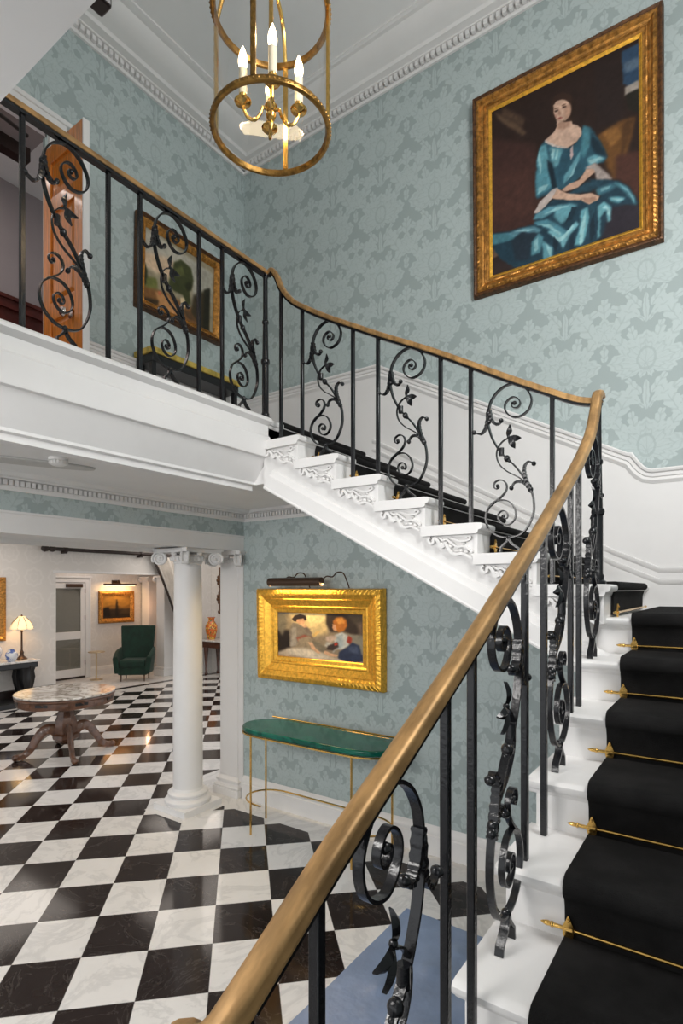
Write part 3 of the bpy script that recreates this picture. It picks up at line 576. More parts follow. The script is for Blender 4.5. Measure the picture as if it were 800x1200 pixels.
# columns
def column(label, cx, cy, square, r=.133, w2=.122, group=None):
    t = thing('column', label, 'column', (cx, cy, ZF), 0, group)
    b = MB()
    def R(r_, z0, z1):
        if square: b.box(cx-r_, cx+r_, cy-r_, cy+r_, z0, z1)
    if square:
        b.box(cx-w2-.05, cx+w2+.05, cy-w2-.05, cy+w2+.05, ZF, ZF+.07)
        rr = []
        for q, z in ((.04, .07), (.046, .085), (.04, .10), (.02, .11), (.018, .125), (.03, .135), (.03, .15), (.008, .165), (0, .18)):
            rr.append([(cx+sx*(w2+q), cy+sy*(w2+q), ZF+z) for sx, sy in ((-1, -1), (1, -1), (1, 1), (-1, 1))])
        b.rings(rr)
        b.build('base', 'white', t)
        MB().box(cx-w2, cx+w2, cy-w2, cy+w2, ZF+.18, .24).build('shaft', 'white', t, bevel=.004)
    else:
        b.box(cx-.215, cx+.215, cy-.215, cy+.215, ZF, ZF+.055)
        b.lathe([(.20, .055), (.207, .07), (.205, .09), (.19, .105), (.172, .11), (.17, .125), (.178, .135), (.178, .15), (.165, .163), (.145, .17), (.136, .19)], (cx, cy, ZF), 40)
        b.build('base', 'white', t)
        MB().lathe([(r, ZF+.19), (r, ZF+.8), (r*.975, ZF+1.4), (r*.92, .225), (r*.97, .232), (r*.97, .242), (r*.9, .246)], (cx, cy, 0), 48).build('shaft', 'white', t)
    # Ionic capital: egg course, four angle volutes, abacus
    c = MB(); q = w2 if square else r*.92
    if square: c.box(cx-q-.006, cx+q+.006, cy-q-.006, cy+q+.006, .235, .30)
    else: c.lathe([(q, .24), (q+.02, .255), (q+.03, .28), (q+.02, .30)], (cx, cy, 0), 32)
    for i in range(20 if not square else 16):
        a = 2*PI*i/(20 if not square else 16); k = q+.022 if not square else (q+.012)/max(abs(math.cos(a)), abs(math.sin(a)))
        c.ball((cx+k*math.cos(a), cy+k*math.sin(a), .272), .017, 6, (1, 1, 1.4))
    ab = []
    for i in range(4):                       # concave-sided abacus
        for t_ in (-.44, -.25, 0, .25, .44):
            a = i*PI/2; d = q+.085-.035*math.cos(t_*PI*1.1)+.02; sx = t_*2*(q+.105)
            ab.append((cx+d*math.cos(a)-sx*math.sin(a), cy+d*math.sin(a)+sx*math.cos(a)))
    c.prism(ab, 'Z', .325, .345).prism([(cx+(x-cx)*1.06, cy+(y-cy)*1.06) for x, y in ab], 'Z', .343, .36)
    for i in range(4):
        a = PI/4+i*PI/2; dx, dy = math.cos(a), math.sin(a); px, py = -dy, dx
        for side in (-1, 1):
            sp = []
            for j in range(30):
                th = -PI*.15+j/29*PI*4.4; rr_ = .068*(1-j/29*.86)
                o_ = rr_*math.cos(th); z_ = rr_*math.sin(th)
                k = q*1.25+.105-.012
                sp.append((cx+dx*(k+o_)+px*side*.026, cy+dy*(k+o_)+py*side*.026, .272+z_))
            c.tube(sp, [.012*(1-j/29*.45) for j in range(30)], 6)
        k = q*1.25+.093
        n = 18; e0, e1 = [], []
        for j in range(n):
            th = 2*PI*j/n; o_ = .058*math.cos(th); z_ = .058*math.sin(th)
            e0.append((cx+dx*(k+o_)-px*.024, cy+dy*(k+o_)-py*.024, .272+z_)); e1.append((cx+dx*(k+o_)+px*.024, cy+dy*(k+o_)+py*.024, .272+z_))
        c.rings([e0, e1])
        c.ball((cx+dx*k+px*.03, cy+dy*k+py*.03, .272), .014, 6); c.ball((cx+dx*k-px*.03, cy+dy*k-py*.03, .272), .014, 6)
        a2 = i*PI/2; c.ball((cx+(q+.035)*math.cos(a2), cy+(q+.035)*math.sin(a2), .318), .028, 8, (1, 1, .8))
    c.build('capital', 'white', t, smooth=40)
    return t
column('round white Ionic column standing free beside the green-topped console', -4.10, 3.40, False)
column('square white Ionic pilaster at the corner of the blue damask wall', -4.02, 3.955, True)
for cx, cy, lab in ((-11.80, 8.62, 'slim white pilaster lit pink behind the green armchair, against the alcove wall'), (-10.80, 8.30, 'white pilaster right of the green armchair, beside the swept-back curtain')):
    t = thing('pilaster', lab, 'column', (cx, cy, ZF)); a = .14
    MB().box(cx-a-.05, cx+a+.05, cy-a-.05, cy+a+.05, ZF, ZF+.14).box(cx-a-.03, cx+a+.03, cy-a-.03, cy+a+.03, ZF+.14, ZF+.2).build('base', 'white', t, bevel=.008)
    MB().box(cx-a, cx+a, cy-a, cy+a, ZF+.2, .17).build('shaft', 'white', t, bevel=.004)
    c = MB().box(cx-a-.05, cx+a+.05, cy-a-.05, cy+a+.05, .26, .295).box(cx-a-.01, cx+a+.01, cy-a-.01, cy+a+.01, .17, .26)
    for sx in (-1, 1):
        for sy in (-1, 1): c.lathe([(.06, -.03), (.065, 0), (.06, .03)], (cx+sx*(a+.02), cy+sy*(a+.02), .215), 14, 'X')
    c.build('capital', 'white', t)

# ---------------------------------------------------------------- upstairs doorway
dt = MB().box(XB-.01, XB+.03, .3, 2.10, 3.12, 3.25).box(XB, XB+.045, .3, 2.13, 3.22, 3.25).box(XB-.01, XB+.03, 1.98, 2.10, ZGAL, 3.12)
struct(dt, 'trim_13', 'white', smooth=0)
struct(MB().box(XB-.25, XB, .5, 1.975, 3.075, 3.118), 'trim_14', 'mauve', smooth=0)
struct(MB().box(XB-.27, XB-.19, .4, 1.96, 2.985, 3.08), 'trim_15', 'dark_wood', smooth=0)
struct(MB().box(XB-1.4, XB-1.2, -3.0, 5.0, ZGAL, ZC), 'wall_upper_room', 'mauve', smooth=0)
struct(MB().box(XB-1.2, XB-1.175, -3.0, 5.0, ZGAL, 2.36).box(XB-1.2, XB-1.15, -3.0, 5.0, 2.36, 2.40).box(XB-1.2, XB-1.16, -3.0, 5.0, 2.40, 2.44).box(XB-1.2, XB-1.145, -3.0, 5.0, 2.44, 2.47), 'baseboard_upper_room', 'red_wood', smooth=0)
struct(MB().box(XB-2.2, XB-.25, -3.0, 5.0, 3.45, 3.5), 'ceiling', 'ceil', smooth=0)
struct(MB().box(XB-2.2, XB-.25, -3.0, 5.0, ZGAL-.06, ZGAL), 'floor', 'red_wood', smooth=0)
# door leaf standing open across the gallery
dl = bpy.data.objects.new('door_1', None); C.objects.link(dl); dl['kind'] = 'structure'; dl['_w'] = 1
dl.location = (XB, 1.96, ZGAL)
X0, X1, Z0, Z1, y0, y1 = XB+.01, -3.345, ZGAL+.01, 2.955, 1.945, 1.985
d = MB()
d.box(X0, X0+.095, y0, y1, Z0, Z1).box(X1-.095, X1, y0, y1, Z0, Z1)
rails_ = [(Z0, Z0+.24), (1.78, 1.90), (2.50, 2.60), (Z1-.12, Z1)]
for a, b in rails_: d.box(X0+.095, X1-.095, y0, y1, a, b)
d.build('leaf', 'orange_wood', dl, bevel=.004)
for (a, b), (c_, e_) in zip(rails_[:-1], rails_[1:]):
    p = MB(); xa, xb = X0+.09, X1-.09
    p.box(xa, xb, y0+.014, y1-.014, b-.005, c_+.005)
    rr = []
    for q, yy in ((.012, y0+.014), (.04, y0+.004), (.055, y0+.006)):
        rr.append([(xa+q, yy, b+q), (xb-q, yy, b+q), (xb-q, yy, c_-q), (xa+q, yy, c_-q)])
    p.rings(rr); p.build('door_panel', 'orange_wood', dl, smooth=20)
MB().box(X1, X1+.012, y0-.002, y1+.002, Z0, Z1).build('door_edge', 'white', dl, bevel=.003)
k = MB().lathe([(.026, 0), (.026, .006), (.010, .01), (.010, .03), (.026, .038), (.031, .052), (.026, .066), (.012, .07)], (0, 0, 0), 16, 'Y')
k.v = [(x+X1-.13, y0-y, z+1.755) for x, y, z in k.v]; k.build('door_knob', 'chrome', dl)
cl = MB().box(XB-.19, XB-.13, 1.30, 1.60, 2.985, 3.04)
cl.tube([(XB-.16, 1.45, 3.01), (XB-.02, 1.32, 3.05), (XB+.02, 1.40, 3.05)], .012, 6).tube([(XB+.02, 1.40, 3.05), (XB-.02, 1.86, 3.02)], .012, 6)
cl.build('door_closer', 'ebony', dl)

# glazed lobby door in the alcove
d2 = bpy.data.objects.new('door_2', None); C.objects.link(d2); d2['kind'] = 'structure'; d2['_w'] = 1
d2.location = (XAL, 6.6, ZF); ya, yb, zt_ = 6.22, 7.02, .13
x0, x1 = XAL-.02, XAL+.035
d = MB().box(x0, x1, ya, ya+.10, ZF+.03, zt_).box(x0, x1, yb-.10, yb, ZF+.03, zt_)
for a, b in ((ZF+.03, ZF+.22), (-1.12, -.95), (zt_-.12, zt_)): d.box(x0, x1, ya+.1, yb-.1, a, b)
d.build('leaf', 'white', d2, bevel=.006)
for a, b in ((ZF+.22, -1.12), (-.95, zt_-.12)):
    MB().box(XAL+.004, XAL+.012, ya+.1, yb-.1, a, b).build('pane', 'pane', d2)
MB().box(x0+.03, x1+.004, ya, yb, ZF+.005, ZF+.045).build('kick_plate', 'dark_wood', d2)
for z in (-1.7, -.7, -.1): MB().lathe([(.012, 0), (.012, .1)], (x1, yb, z), 8).build('hinge', 'bronze', d2)
MB().box(x1, x1+.06, yb-.45, yb-.08, zt_-.10, zt_-.02).build('door_closer', 'bronze', d2, bevel=.01)
fr = MB().box(XAL-.01, XAL+.05, yb+.005, yb+.13, ZF, zt_+.02).box(XAL-.01, XAL+.05, ya-.13, ya-.005, ZF, zt_+.02).box(XAL-.01, XAL+.05, ya-.13, yb+.13, zt_+.01, zt_+.13)
fr.box(XAL-.01, XAL+.07, yb+.10, yb+.13, ZF, zt_+.13).box(XAL-.01, XAL+.08, ya-.15, yb+.15, zt_+.11, zt_+.15)
struct(fr, 'trim_16', 'white', bevel=.006)

# ================================================================== STAIRCASE
RISE2, GO2 = .1485, .278
RISE1, GO1 = .1558, .287
ZL = -.125                                   # landing
def nz(k): return .02+RISE2*k
def nx(k): return -.42-GO2*k
def tz(n): return ZL-RISE1*(5-n)
def ty(n): return 1.20+GO1*n
YS, YT = 2.58, 2.553                         # upper string face, tread ends
XS, XT = -.505, -.532                        # lower string face, tread ends
st = thing('staircase', 'white painted open-string staircase turning at a landing below the portrait', 'staircase', (0, 0, ZF))
def nosing(depth):                           # half-round nosing section from the riser line; (along, height)
    return [(0, 0), (-.018, -.002), (-.026, -.010), (-.026, -.022), (-.018, -.032), (-.006, -.034), (-.004, -.045), (.004, -.052), (depth, -.052), (depth, 0)]
for k in range(7):
    sec = [(nx(k)-.028-a if False else nx(k)-.026-a, nz(k)+b) for a, b in nosing(GO2+.02)]
    t = MB().prism(sec, 'Y', YT, YA-.005)
    t.build('tread', 'white', st, smooth=40)
    xr = nx(k)-.030
    MB().box(xr-.018, xr, YS-.006, YA-.005, nz(k-1)-.02, nz(k)-.03).build('riser', 'white', st, smooth=0)
xr = nx(7)-.03
MB().box(xr-.018, xr, YS, YA-.005, nz(6)-.02, ZGAL-.02).build('riser', 'white', st, smooth=0)
MB().prism([(xr+.03-.026-a+.0, ZGAL+b) for a, b in nosing(.22)], 'Y', YT, YA-.005).build('tread', 'white', st, smooth=40)
# landing
MB().prism([(ty(5)+.026+a, ZL+b) for a, b in nosing(YA-ty(5)-.03)], 'X', XT, XR-.004).build('landing', 'white', st, smooth=40)
MB().box(XS, XR-.004, ty(5)+.05, YA-.005, ZL-.34, ZL-.05).build('landing_base', 'white', st, smooth=0)
for n in range(-5, 5):
    sec = [(ty(n)+.026+a, tz(n)+b) for a, b in nosing(GO1+.02)]
    MB().prism(sec, 'X', XT, XR-.004).build('tread', 'white', st, smooth=40)
for n in range(-5, 6):
    yr = ty(n)+.030
    MB().box(XS-.006, XR-.004, yr, yr+.018, tz(n-1)-.02, tz(n)-.03).build('riser', 'white', st, smooth=0)
# upper string, soffit and mouldings
def sof(x): return .606-.5342*(x+2.34)
prof = []
for k in range(7): prof += [(nx(k)-.035, nz(k-1)-.02), (nx(k)-.035, nz(k)-.045)]
prof += [(nx(7)-.03, nz(6)-.045), (nx(7)-.03, ZGAL-.03), (XG-.03, ZGAL-.03), (XG-.03, .62)]
prof = [(XS, sof(XS)), (XS, -.1)]+prof
prof.append((-2.37, sof(-2.37)))
MB().prism(prof, 'Y', YS, YS+.05).build('string', 'white', st, smooth=0)
MB().prism([(XS, sof(XS)), (XS, sof(XS)+.05), (-2.40, sof(-2.40)+.05), (-2.40, sof(-2.40))], 'Y', YS+.04, YA-.003).build('soffit', 'white', st, smooth=0)
mp = [(-.002, 0), (.034, 0), (.036, .008), (.030, .016), (.028, .085), (.020, .092), (.014, .105), (.012, .118), (.004, .126), (-.002, .128)]
ang = (1, 0, -.5342)
pth = [(-2.372, YS, sof(-2.372)-.004), (XS+.02, YS, sof(XS+.02)-.004)]
MB().sweep([(-a, b) for a, b in mp], pth[::-1]).build('string_moulding', 'white', st, smooth=30)
# lower string and soffit
lp = []
for n in range(5, -6, -1): lp += [(ty(n)+.035, tz(n)-.045), (ty(n)+.035, tz(n-1)-.045)]
zs = lambda y: ZL-.36+RISE1/GO1*(y-ty(5))
lp = [(ty(5)+.3, ZL-.045)]+lp+[(ty(-5)+.03, zs(ty(-5))), (ty(5), zs(ty(5))), (ty(5)+.3, zs(ty(5)))]
MB().prism(lp, 'X', XS, XS+.05).build('string', 'white', st, smooth=0)
MB().prism([(ty(-5)+.03, zs(ty(-5))), (ty(5)+.05, zs(ty(5)+.05)), (ty(5)+.05, zs(ty(5))+.08), (ty(-5)+.03, zs(ty(-5))+.08)], 'X', XS+.04, XR-.004).build('soffit', 'white', st, smooth=0)
# carved scroll bracket under each tread end of the upper flight
def bracket():
    mb = MB()
    A = spline([(-.262, -.012), (-.272, -.028), (-.262, -.044), (-.246, -.040), (-.244, -.026), (-.232, -.022), (-.216, -.040), (-.208, -.062), (-.190, -.060), (-.180, -.052), (-.165, -.068), (-.150, -.092), (-.125, -.102), (-.095, -.100), (-.07, -.108), (-.045, -.122), (-.028, -.118)], 4)
    n = len(A); mb.ribbon(A, [.016-.006*abs(2*i/n-1) for i in range(n)], .036)
    B_ = spline([(-.215, -.018), (-.195, -.030), (-.175, -.028), (-.150, -.046), (-.120, -.066), (-.085, -.066), (-.06, -.078), (-.042, -.098)], 4)
    mb.ribbon(B_, .009, .026)
    mb.ribbon(spline([(-.16, -.02), (-.13, -.03), (-.10, -.04), (-.065, -.036), (-.05, -.024), (-.065, -.018), (-.075, -.026)], 4), .008, .026)
    for x, z, r in ((-.205, -.05, .013), (-.158, -.062, .013), (-.105, -.085, .012), (-.185, -.042, .010), (-.075, -.092, .011), (-.045, -.108, .011), (-.125, -.085, .01), (-.09, -.05, .009)):
        mb.ball((x, 0, z), r, 8, (1.3, 1.1, .8))
    return mb
br = bracket().build('bracket', 'white', st, world=False, smooth=50)
for k in range(0, 7):
    o = br if k == 0 else br.copy()
    if k: C.objects.link(o); o.parent = st
    o.location = (nx(k)-.012, YS-.004, nz(k)-.045-ZF)
# ================================================================== BALUSTRADE
XRL, YRU, XRG = -.472, 2.615, -2.405
ba = thing('balustrade', 'black wrought iron balustrade with scrolls and a brass handrail along gallery and stairs', 'balustrade', (XRL, YRU, ZL))
HW, HH = .052, .030
hp = [(-.026, -.006), (-.024, -.015), (-.012, -.018), (.012, -.018), (.024, -.015), (.026, -.006), (.022, .0), (.024, .006), (.020, .013), (.010, .017), (-.010, .017), (-.020, .013), (-.024, .006), (-.022, .0)]
iron_core = [(-.016, -.03), (.016, -.03), (.016, -.016), (-.016, -.016)]
gz = 1.985
gp = [(XRG, -.6, gz), (XRG, 2.585, gz), (XRG, 2.62, gz-.012)]
MB().sweep([(a*.8, b*.9) for a, b in hp], gp).build('handrail', 'brass_rail', ba, smooth=50)
up_ = spline([(XRG+.005, YRU, gz-.01), (XRG+.045, YRU, gz+.005), (-2.315, YRU, 1.935), (-2.272, YRU, 1.845), (-2.195, YRU, 1.752), (-2.10, YRU, 1.683), (-1.93, YRU, 1.578), (-1.75, YRU, 1.479), (-1.57, YRU, 1.38), (-1.24, YRU, 1.207), (-.9, YRU, 1.013), (-.755, YRU, .933), (-.66, YRU, .882), (-.598, YRU, .849), (-.548, YRU, .827), (-.50, YRU, .815), (-.462, YRU, .815)], 5)
MB().sweep([(a*.72, b*.8) for a, b in hp], up_).build('handrail', 'brass_rail', ba, smooth=50)
lw_ = [(XRL, 2.625, .835), (XRL, 2.585, .833), (XRL, 2.545, .805), (XRL, 2.503, .735), (XRL, 2.423, .634), (XRL, 2.312, .545), (XRL, 2.146, .434), (XRL, 1.92, .303), (XRL, 1.689, .167), (XRL, 1.443, .032), (XRL, 1.206, -.098), (XRL, .882, -.264), (XRL, .671, -.368), (XRL, .54, -.440), (XRL, .46, -.484)]
lwp = spline(lw_, 5)
# the rail turns outwards into a small volute at its foot
lwp += [(XRL-.005, .440, -.500), (XRL-.016, .426, -.510), (XRL-.032, .420, -.516), (XRL-.046, .424, -.519), (XRL-.055, .434, -.521)]
MB().sweep([(a*.84, b*.9) for a, b in hp], lwp).build('handrail', 'brass_rail', ba, smooth=50)
def zr_up(x):
    for a, b in zip(up_[:-1], up_[1:]):
        if a[0] <= x <= b[0]: return lerp(a[2], b[2], (x-a[0])/(b[0]-a[0]+1e-9))
    return gz
def zr_lo(y):
    for a, b in zip(lwp[:-1], lwp[1:]):
        if b[1] <= y <= a[1]: return lerp(b[2], a[2], (y-b[1])/(a[1]-b[1]+1e-9))
    return .83
# iron core bar under the brass
cb = MB().sweep(iron_core, gp).sweep([(a*.7, b*.8) for a, b in iron_core], up_).sweep([(a*.8, b) for a, b in iron_core], lwp[:-6])
cb.build('core_bar', 'iron', ba, smooth=30)
def baluster(x, y, z0, z1, s=.0195):
    MB().box(x-s/2, x+s/2, y-s/2, y+s/2, z0, z1).build('baluster', 'iron', ba, bevel=.002, seg=1)
for y in (.57, .96, 1.137, 1.525, 1.697, 2.07, 2.24): baluster(XRG, y, ZGAL, gz-.02)
for k, xs in ((6, (-2.285, -2.118)), (4, (-1.752, -1.588)), (2, (-1.217, -1.056)), (0, (-.67,))):
    for x in xs: baluster(x, YRU, nz(k), zr_up(x)-.015)
for n, ys in ((-3, (.475, .615)), (-1, (1.037, 1.175)), (1, (1.556, 1.746)), (3, (2.085, 2.212))):
    for y in ys: baluster(XRL, y, tz(n), zr_lo(y)-.02, .0185)
def newel(x, y, z0, z1):
    h = z1-z0
    p = [(.034, 0), (.034, .012), (.024, .02), (.026, .035), (.021, .045), (.021, h*.38), (.026, h*.385), (.028, h*.40), (.026, h*.415), (.020, h*.42), (.0185, h*.50), (.016, h*.66), (.020, h*.665), (.021, h*.675), (.020, h*.685), (.0155, h*.69), (.0145, h*.97), (.02, h)]
    MB().lathe(p, (x, y, z0), 16).build('newel', 'iron', ba, smooth=40)
newel(XRG, YRU-.012, ZGAL, gz-.02); newel(XRL-.008, YRU, nz(0), .80)

# scrollwork panel, drawn in the (downhill, height) plane
def scroll_parts():
    mb = MB()
    def bar(key, t0=.0075, w0=.021, taper=(1, .55), k=5, tw=None):
        p = spline([(a, 0, b) for a, b in SCR[key]], k); p = [(a, c) for a, _, c in p]; n = len(p)
        th = [t0*lerp(taper[0], taper[1], i/n) for i in range(n)]
        wd = [w0*lerp(1, .75, i/n) for i in range(n)] if tw is None else [w0*lerp(tw[0], tw[1], i/n) for i in range(n)]
        mb.ribbon(p, th, wd)
    bar('spiral'); bar('stem'); bar('curl', .007, .018); bar('tendril', .0065, .013, (.6, 1))
    for q in ('aleft', 'aright', 'bright', 'bleft'):           # leaf-like sheaths with rippled edges
        p = spline([(a, 0, b) for a, b in SCR[q]], 8); p = [(a, c) for a, _, c in p]; n = len(p)
        mb.ribbon(p, [.006+.008*math.sin(PI*min(1, .25+i/n))*(1+.25*math.sin(i*1.9)) for i in range(n)], [.025*(1-.35*i/n)*(1+.10*math.sin(i*1.9)) for i in range(n)])
        a, c = p[-1]; mb.ball((a, 0, c), .011, 8, (1, 1.3, 1))
    for q in ('footl', 'footr'):
        p = [(a, max(c, -.0)) for a, c in SCR[q]]; p[-1] = (p[-1][0], 0)
        mb.ribbon(p, .008, .022)
    for a, c, r in ((-.105, .665, .014), (-.103, .625, .012), (.088, .30, .013), (.095, .285, .013), (-.007, .073, .012), (SCR['spiral'][-1][0], SCR['spiral'][-1][1], .010), (-.032, .172, .010), (SCR['curl'][-1][0]-.004, SCR['curl'][-1][1]-.002, .009), (-.007, .540, .008)):
        mb.ball((a, 0, c), r, 8, (1, 1.1, 1))
    mb.lathe([(.013, -.018), (.013, .018)], (-.042, 0, .475), 10)
    return mb
def leaf_mb(a, b, wd=.22):
    a = Vector((a[0], 0, a[1])); b = Vector((b[0], 0, b[1])); L = (b-a).length; T = (b-a)/L; N = Vector((-T[2], 0, T[0])); mb = MB(); rr = []
    for i in range(9):
        t = i/8; w = L*wd*math.sin(PI*min(1, max(.03, t**.8)))+.002; y = .010*math.sin(t*PI)
        c = a+T*L*t; rr.append([c+N*w+Vector((0, y-.004, 0)), c+Vector((0, y+.005, 0)), c-N*w+Vector((0, y-.004, 0)), c+Vector((0, y-.005, 0))])
    mb.rings(rr); return mb
def bud_mb(c): return MB().ball((c[0], 0, c[1]), .0145, 10, (1, 1.1, 1.1)).ball((c[0]+.012, 0, c[1]-.013), .008, 8)
sp0 = scroll_parts().build('scroll_panel', 'iron', ba, world=False, smooth=45)
for q in ('leaf1', 'leaf2', 'leaf3'): leaf_mb(*SCR[q]).build('leaf', 'iron', sp0, world=False, smooth=50)
bud_mb(SCR['bud'][0]).build('bud', 'iron', sp0, world=False, smooth=50)
BO = Vector((XRL, YRU, ZL)); first = True
def panel(x, y, z, rz, top, mirror=1):
    global first
    o = sp0 if first else dup(sp0, ba); first = False
    o.location = Vector((x, y, z))-BO; o.rotation_euler = (0, 0, rz); o.scale = (1, 1, (top-z)/.785)
for y, sx in ((1.325, 1.15), (1.885, 1.1), (2.42, 1.05)):
    panel(XRG, y, ZGAL, PI/2, gz-.03)
for k, x in ((5, -1.935), (3, -1.405), (1, -.862)): panel(x, YRU, nz(k), 0, zr_up(x)-.026)
for n, y in ((-2, .82), (0, 1.395), (2, 1.92), (4, 2.45)): panel(XRL, y, tz(n), -PI/2, zr_lo(y)-.028)

# ================================================================== RUNNERS AND RODS
def runner(name, label, pts, axis, a0, a1, th=.011):
    """pts: carpet face along the stair (along, height); laid with soft nosings"""
    n = len(pts); inn = []
    for i in range(n):
        a = pts[max(i-1, 0)]; b = pts[min(i+1, n-1)]; t = Vector((b[0]-a[0], b[1]-a[1])).normalized()
        inn.append((pts[i][0]-t[1]*th*1.0, pts[i][1]+t[0]*th*1.0))
    mb = MB(); rr = []
    for p, q in zip(pts, inn):
        f = (lambda p_, a: (p_[0], a, p_[1])) if axis == 'Y' else (lambda p_, a: (a, p_[0], p_[1]))
        rr.append([f(p, a0), f(p, a1), f(q, a1), f(q, a0)])
    mb.rings(rr); o = mb.build(name, 'carpet', None, smooth=50); tag(o, label, 'carpet'); return o
def noseline(sgn, x, z):    # round the carpet over one nosing, from riser foot upwards to the tread
    r = .021
    return [(x+sgn*(r*math.cos(a)-.004), z-.016+r*math.sin(a)) for a in (-1.3, -.8, -.3, .2, .7, 1.2, 1.57)]
# outer faces
pu = []
yA = 2.735
for k in range(0, 7):
    pu.append((nx(k)-.018, nz(k-1)+.012)); pu.append((nx(k)-.016, nz(k)-.06))
    pu += noseline(1, nx(k)-.008, nz(k)+.008)
    pu.append((nx(k)-GO2-.0, nz(k)+.013))
pu.append((nx(7)-.016, ZGAL-.06)); pu += noseline(1, nx(7)-.008, ZGAL+.008); pu.append((nx(7)-.3, ZGAL+.013))
runner('stair_runner', 'black carpet runner climbing the upper flight to the gallery', pu, 'Y', 3.70, yA)
plo = []
for n in range(-5, 6):
    plo.append((ty(n)+.018, tz(n-1)+.012)); plo.append((ty(n)+.016, tz(n)-.06))
    plo += noseline(-1, ty(n)+.008, tz(n)+.008)
    if n < 5: plo.append((ty(n)+GO1, tz(n)+.013))
plo.append((YA-.14, ZL+.013))
xC0, xC1 = -.352, .72
o = runner('stair_runner', 'broad black carpet runner on the lower flight and landing at right', plo, 'X', xC0, xC1)
def rod(p0, p1, brk, label, group):
    """p0 tip .. p1 far end; brk: distances of the holder plates"""
    p0 = Vector(p0); p1 = Vector(p1); L = (p1-p0).length; T = (p1-p0)/L
    t = thing('stair_rod', label, 'stair rod', tuple((p0+p1)/2), 0, group)
    MB().tube([p0+T*.02, p1-T*.02], .0052, 10).build('rod', 'brass', t)
    for q, d in ((p0, T), (p1, -T)):
        n = 10; pr = [(.0, .0012), (.006, .004), (.012, .0062), (.018, .0066), (.024, .0055), (.026, .0075), (.03, .0075), (.033, .0055)]
        MB().tube([q+d*a for a, _ in pr], [r for _, r in pr], 10).build('finial', 'brass', t)
    up = Vector((0, 0, 1)); out = T.cross(up)
    if out.dot(Vector((1, -1, 0))) < 0: out = -out
    for s in brk:
        c = p0+T*s; mb = MB(); prof = []
        for i in range(20):
            a = 2*PI*i/20; r = .034*(1+.12*math.cos(4*a)); prof.append((.011*math.cos(a)*(1+.25*math.cos(2*a)), r*math.sin(a)))
        f0 = [c+T*a+up*b+out*.002 for a, b in prof]; f1 = [c+T*a+up*b+out*.0085 for a, b in prof]; mb.rings([f0, f1])
        for b in (-.026, .026): mb.ball(tuple(c+up*b+out*.009), .0045, 6)
        mb.tube([c-T*.010+out*.003, c+T*.010+out*.003], .0095, 10); mb.build('holder', 'brass', t)
names = ['fifth', 'fourth', 'third', 'second', 'first']
low_lab = {0: 'brass stair rod nearest the viewer on the lower flight, at bottom right', 1: 'brass stair rod second from the bottom of the picture on the black runner',
           2: 'brass stair rod third from the bottom of the picture on the black runner', 3: 'brass stair rod second below the landing on the black runner', 4: 'brass stair rod just below the landing on the black runner'}
for n in range(0, 5):
    y = ty(n+1)+.006; z = tz(n)+.040
    rod((-.412, y, z), (.78, y, z), (.07, 1.12), low_lab[n], 'brass rods holding the black runner of the lower flight')
upl = ['brass stair rod at the foot of the upper flight, beside the landing carpet'] + ['brass stair rod of the upper flight, %s step from the landing newel' % q for q in ('second', 'third', 'fourth', 'fifth', 'sixth', 'topmost')]
for k in range(0, 7):
    x = nx(k)-.006; z = nz(k-1)+.040
    if k == 0: z = ZL+.020
    rod((x, 2.675, z), (x, 3.76, z), (.065,), upl[k], 'brass rods holding the runner of the upper flight')

# ================================================================== PICTURES ON THE DAMASK
def picture(kind, label, loc, rz, w, h, prof, mat, inner, img, per, tilt=0, split=0, outer='gilt_dark', cat='painting', group=None):
    t = thing(kind, label, cat, loc, rz, group, world=False)
    t.rotation_euler = (tilt, 0, rz)
    if split:
        frame_mesh(w, h, prof[:split+1], per).build('frame', outer, t, world=False, smooth=25)
        frame_mesh(w, h, prof[split:], per).build('frame_moulding', mat, t, world=False, smooth=25)
    else: frame_mesh(w, h, prof, per).build('frame', mat, t, world=False, smooth=25)
    iw, ih = w-2*prof[-1][0], h-2*prof[-1][0]
    if inner:
        ip = [(prof[-1][0]-.012, prof[-1][1]+.006, 0, 0), (prof[-1][0]-.004, prof[-1][1]+.010, 0, 0), (prof[-1][0]+.012, prof[-1][1]-.002, 0, 0), (prof[-1][0]+.014, prof[-1][1]-.012, 0, 0)]
        frame_mesh(w, h, ip, per).build('inner_slip', inner, t, world=False, smooth=30)
    picture_mesh('canvas', img, iw+.02, ih+.02, t, -(prof[-1][1]-.004))
    MB().box(-w/2+.02, w/2-.02, -.006, .0, -h/2+.02, h/2-.02).build('backing', 'canvas_edge', t, world=False, smooth=0)
    return t
pg = [(0, 0, 0, 0), (0, .035, 0, 0), (.006, .052, .004, 0), (.014, .058, 0, 0), (.024, .052, 0, 0), (.030, .050, .004, 1.0), (.040, .058, .007, .4), (.052, .060, .007, 2.2), (.060, .052, .003, 1), (.066, .044, 0, 0), (.078, .038, .0, 0), (.084, .041, .004, 0), (.092, .041, .004, 0), (.098, .034, 0, 0), (.110, .030, 0, 0), (.116, .030, 0, 0), (.121, .022, 0, 0)]
img = paint([[q, [.12*sum(k)/3+.74*v for v in k], max(1, l-1)] for q, k, l in PORTRAIT], (40, 27, 23), 380, 478, 3)
picture('framed_portrait', 'large gilt-framed portrait of a seated lady in blue satin high on the wall', (-.93, YA-.004, 2.772), 0, 1.182, 1.40, pg, 'gilt', 'gold', img, .016, tilt=.02, split=5)
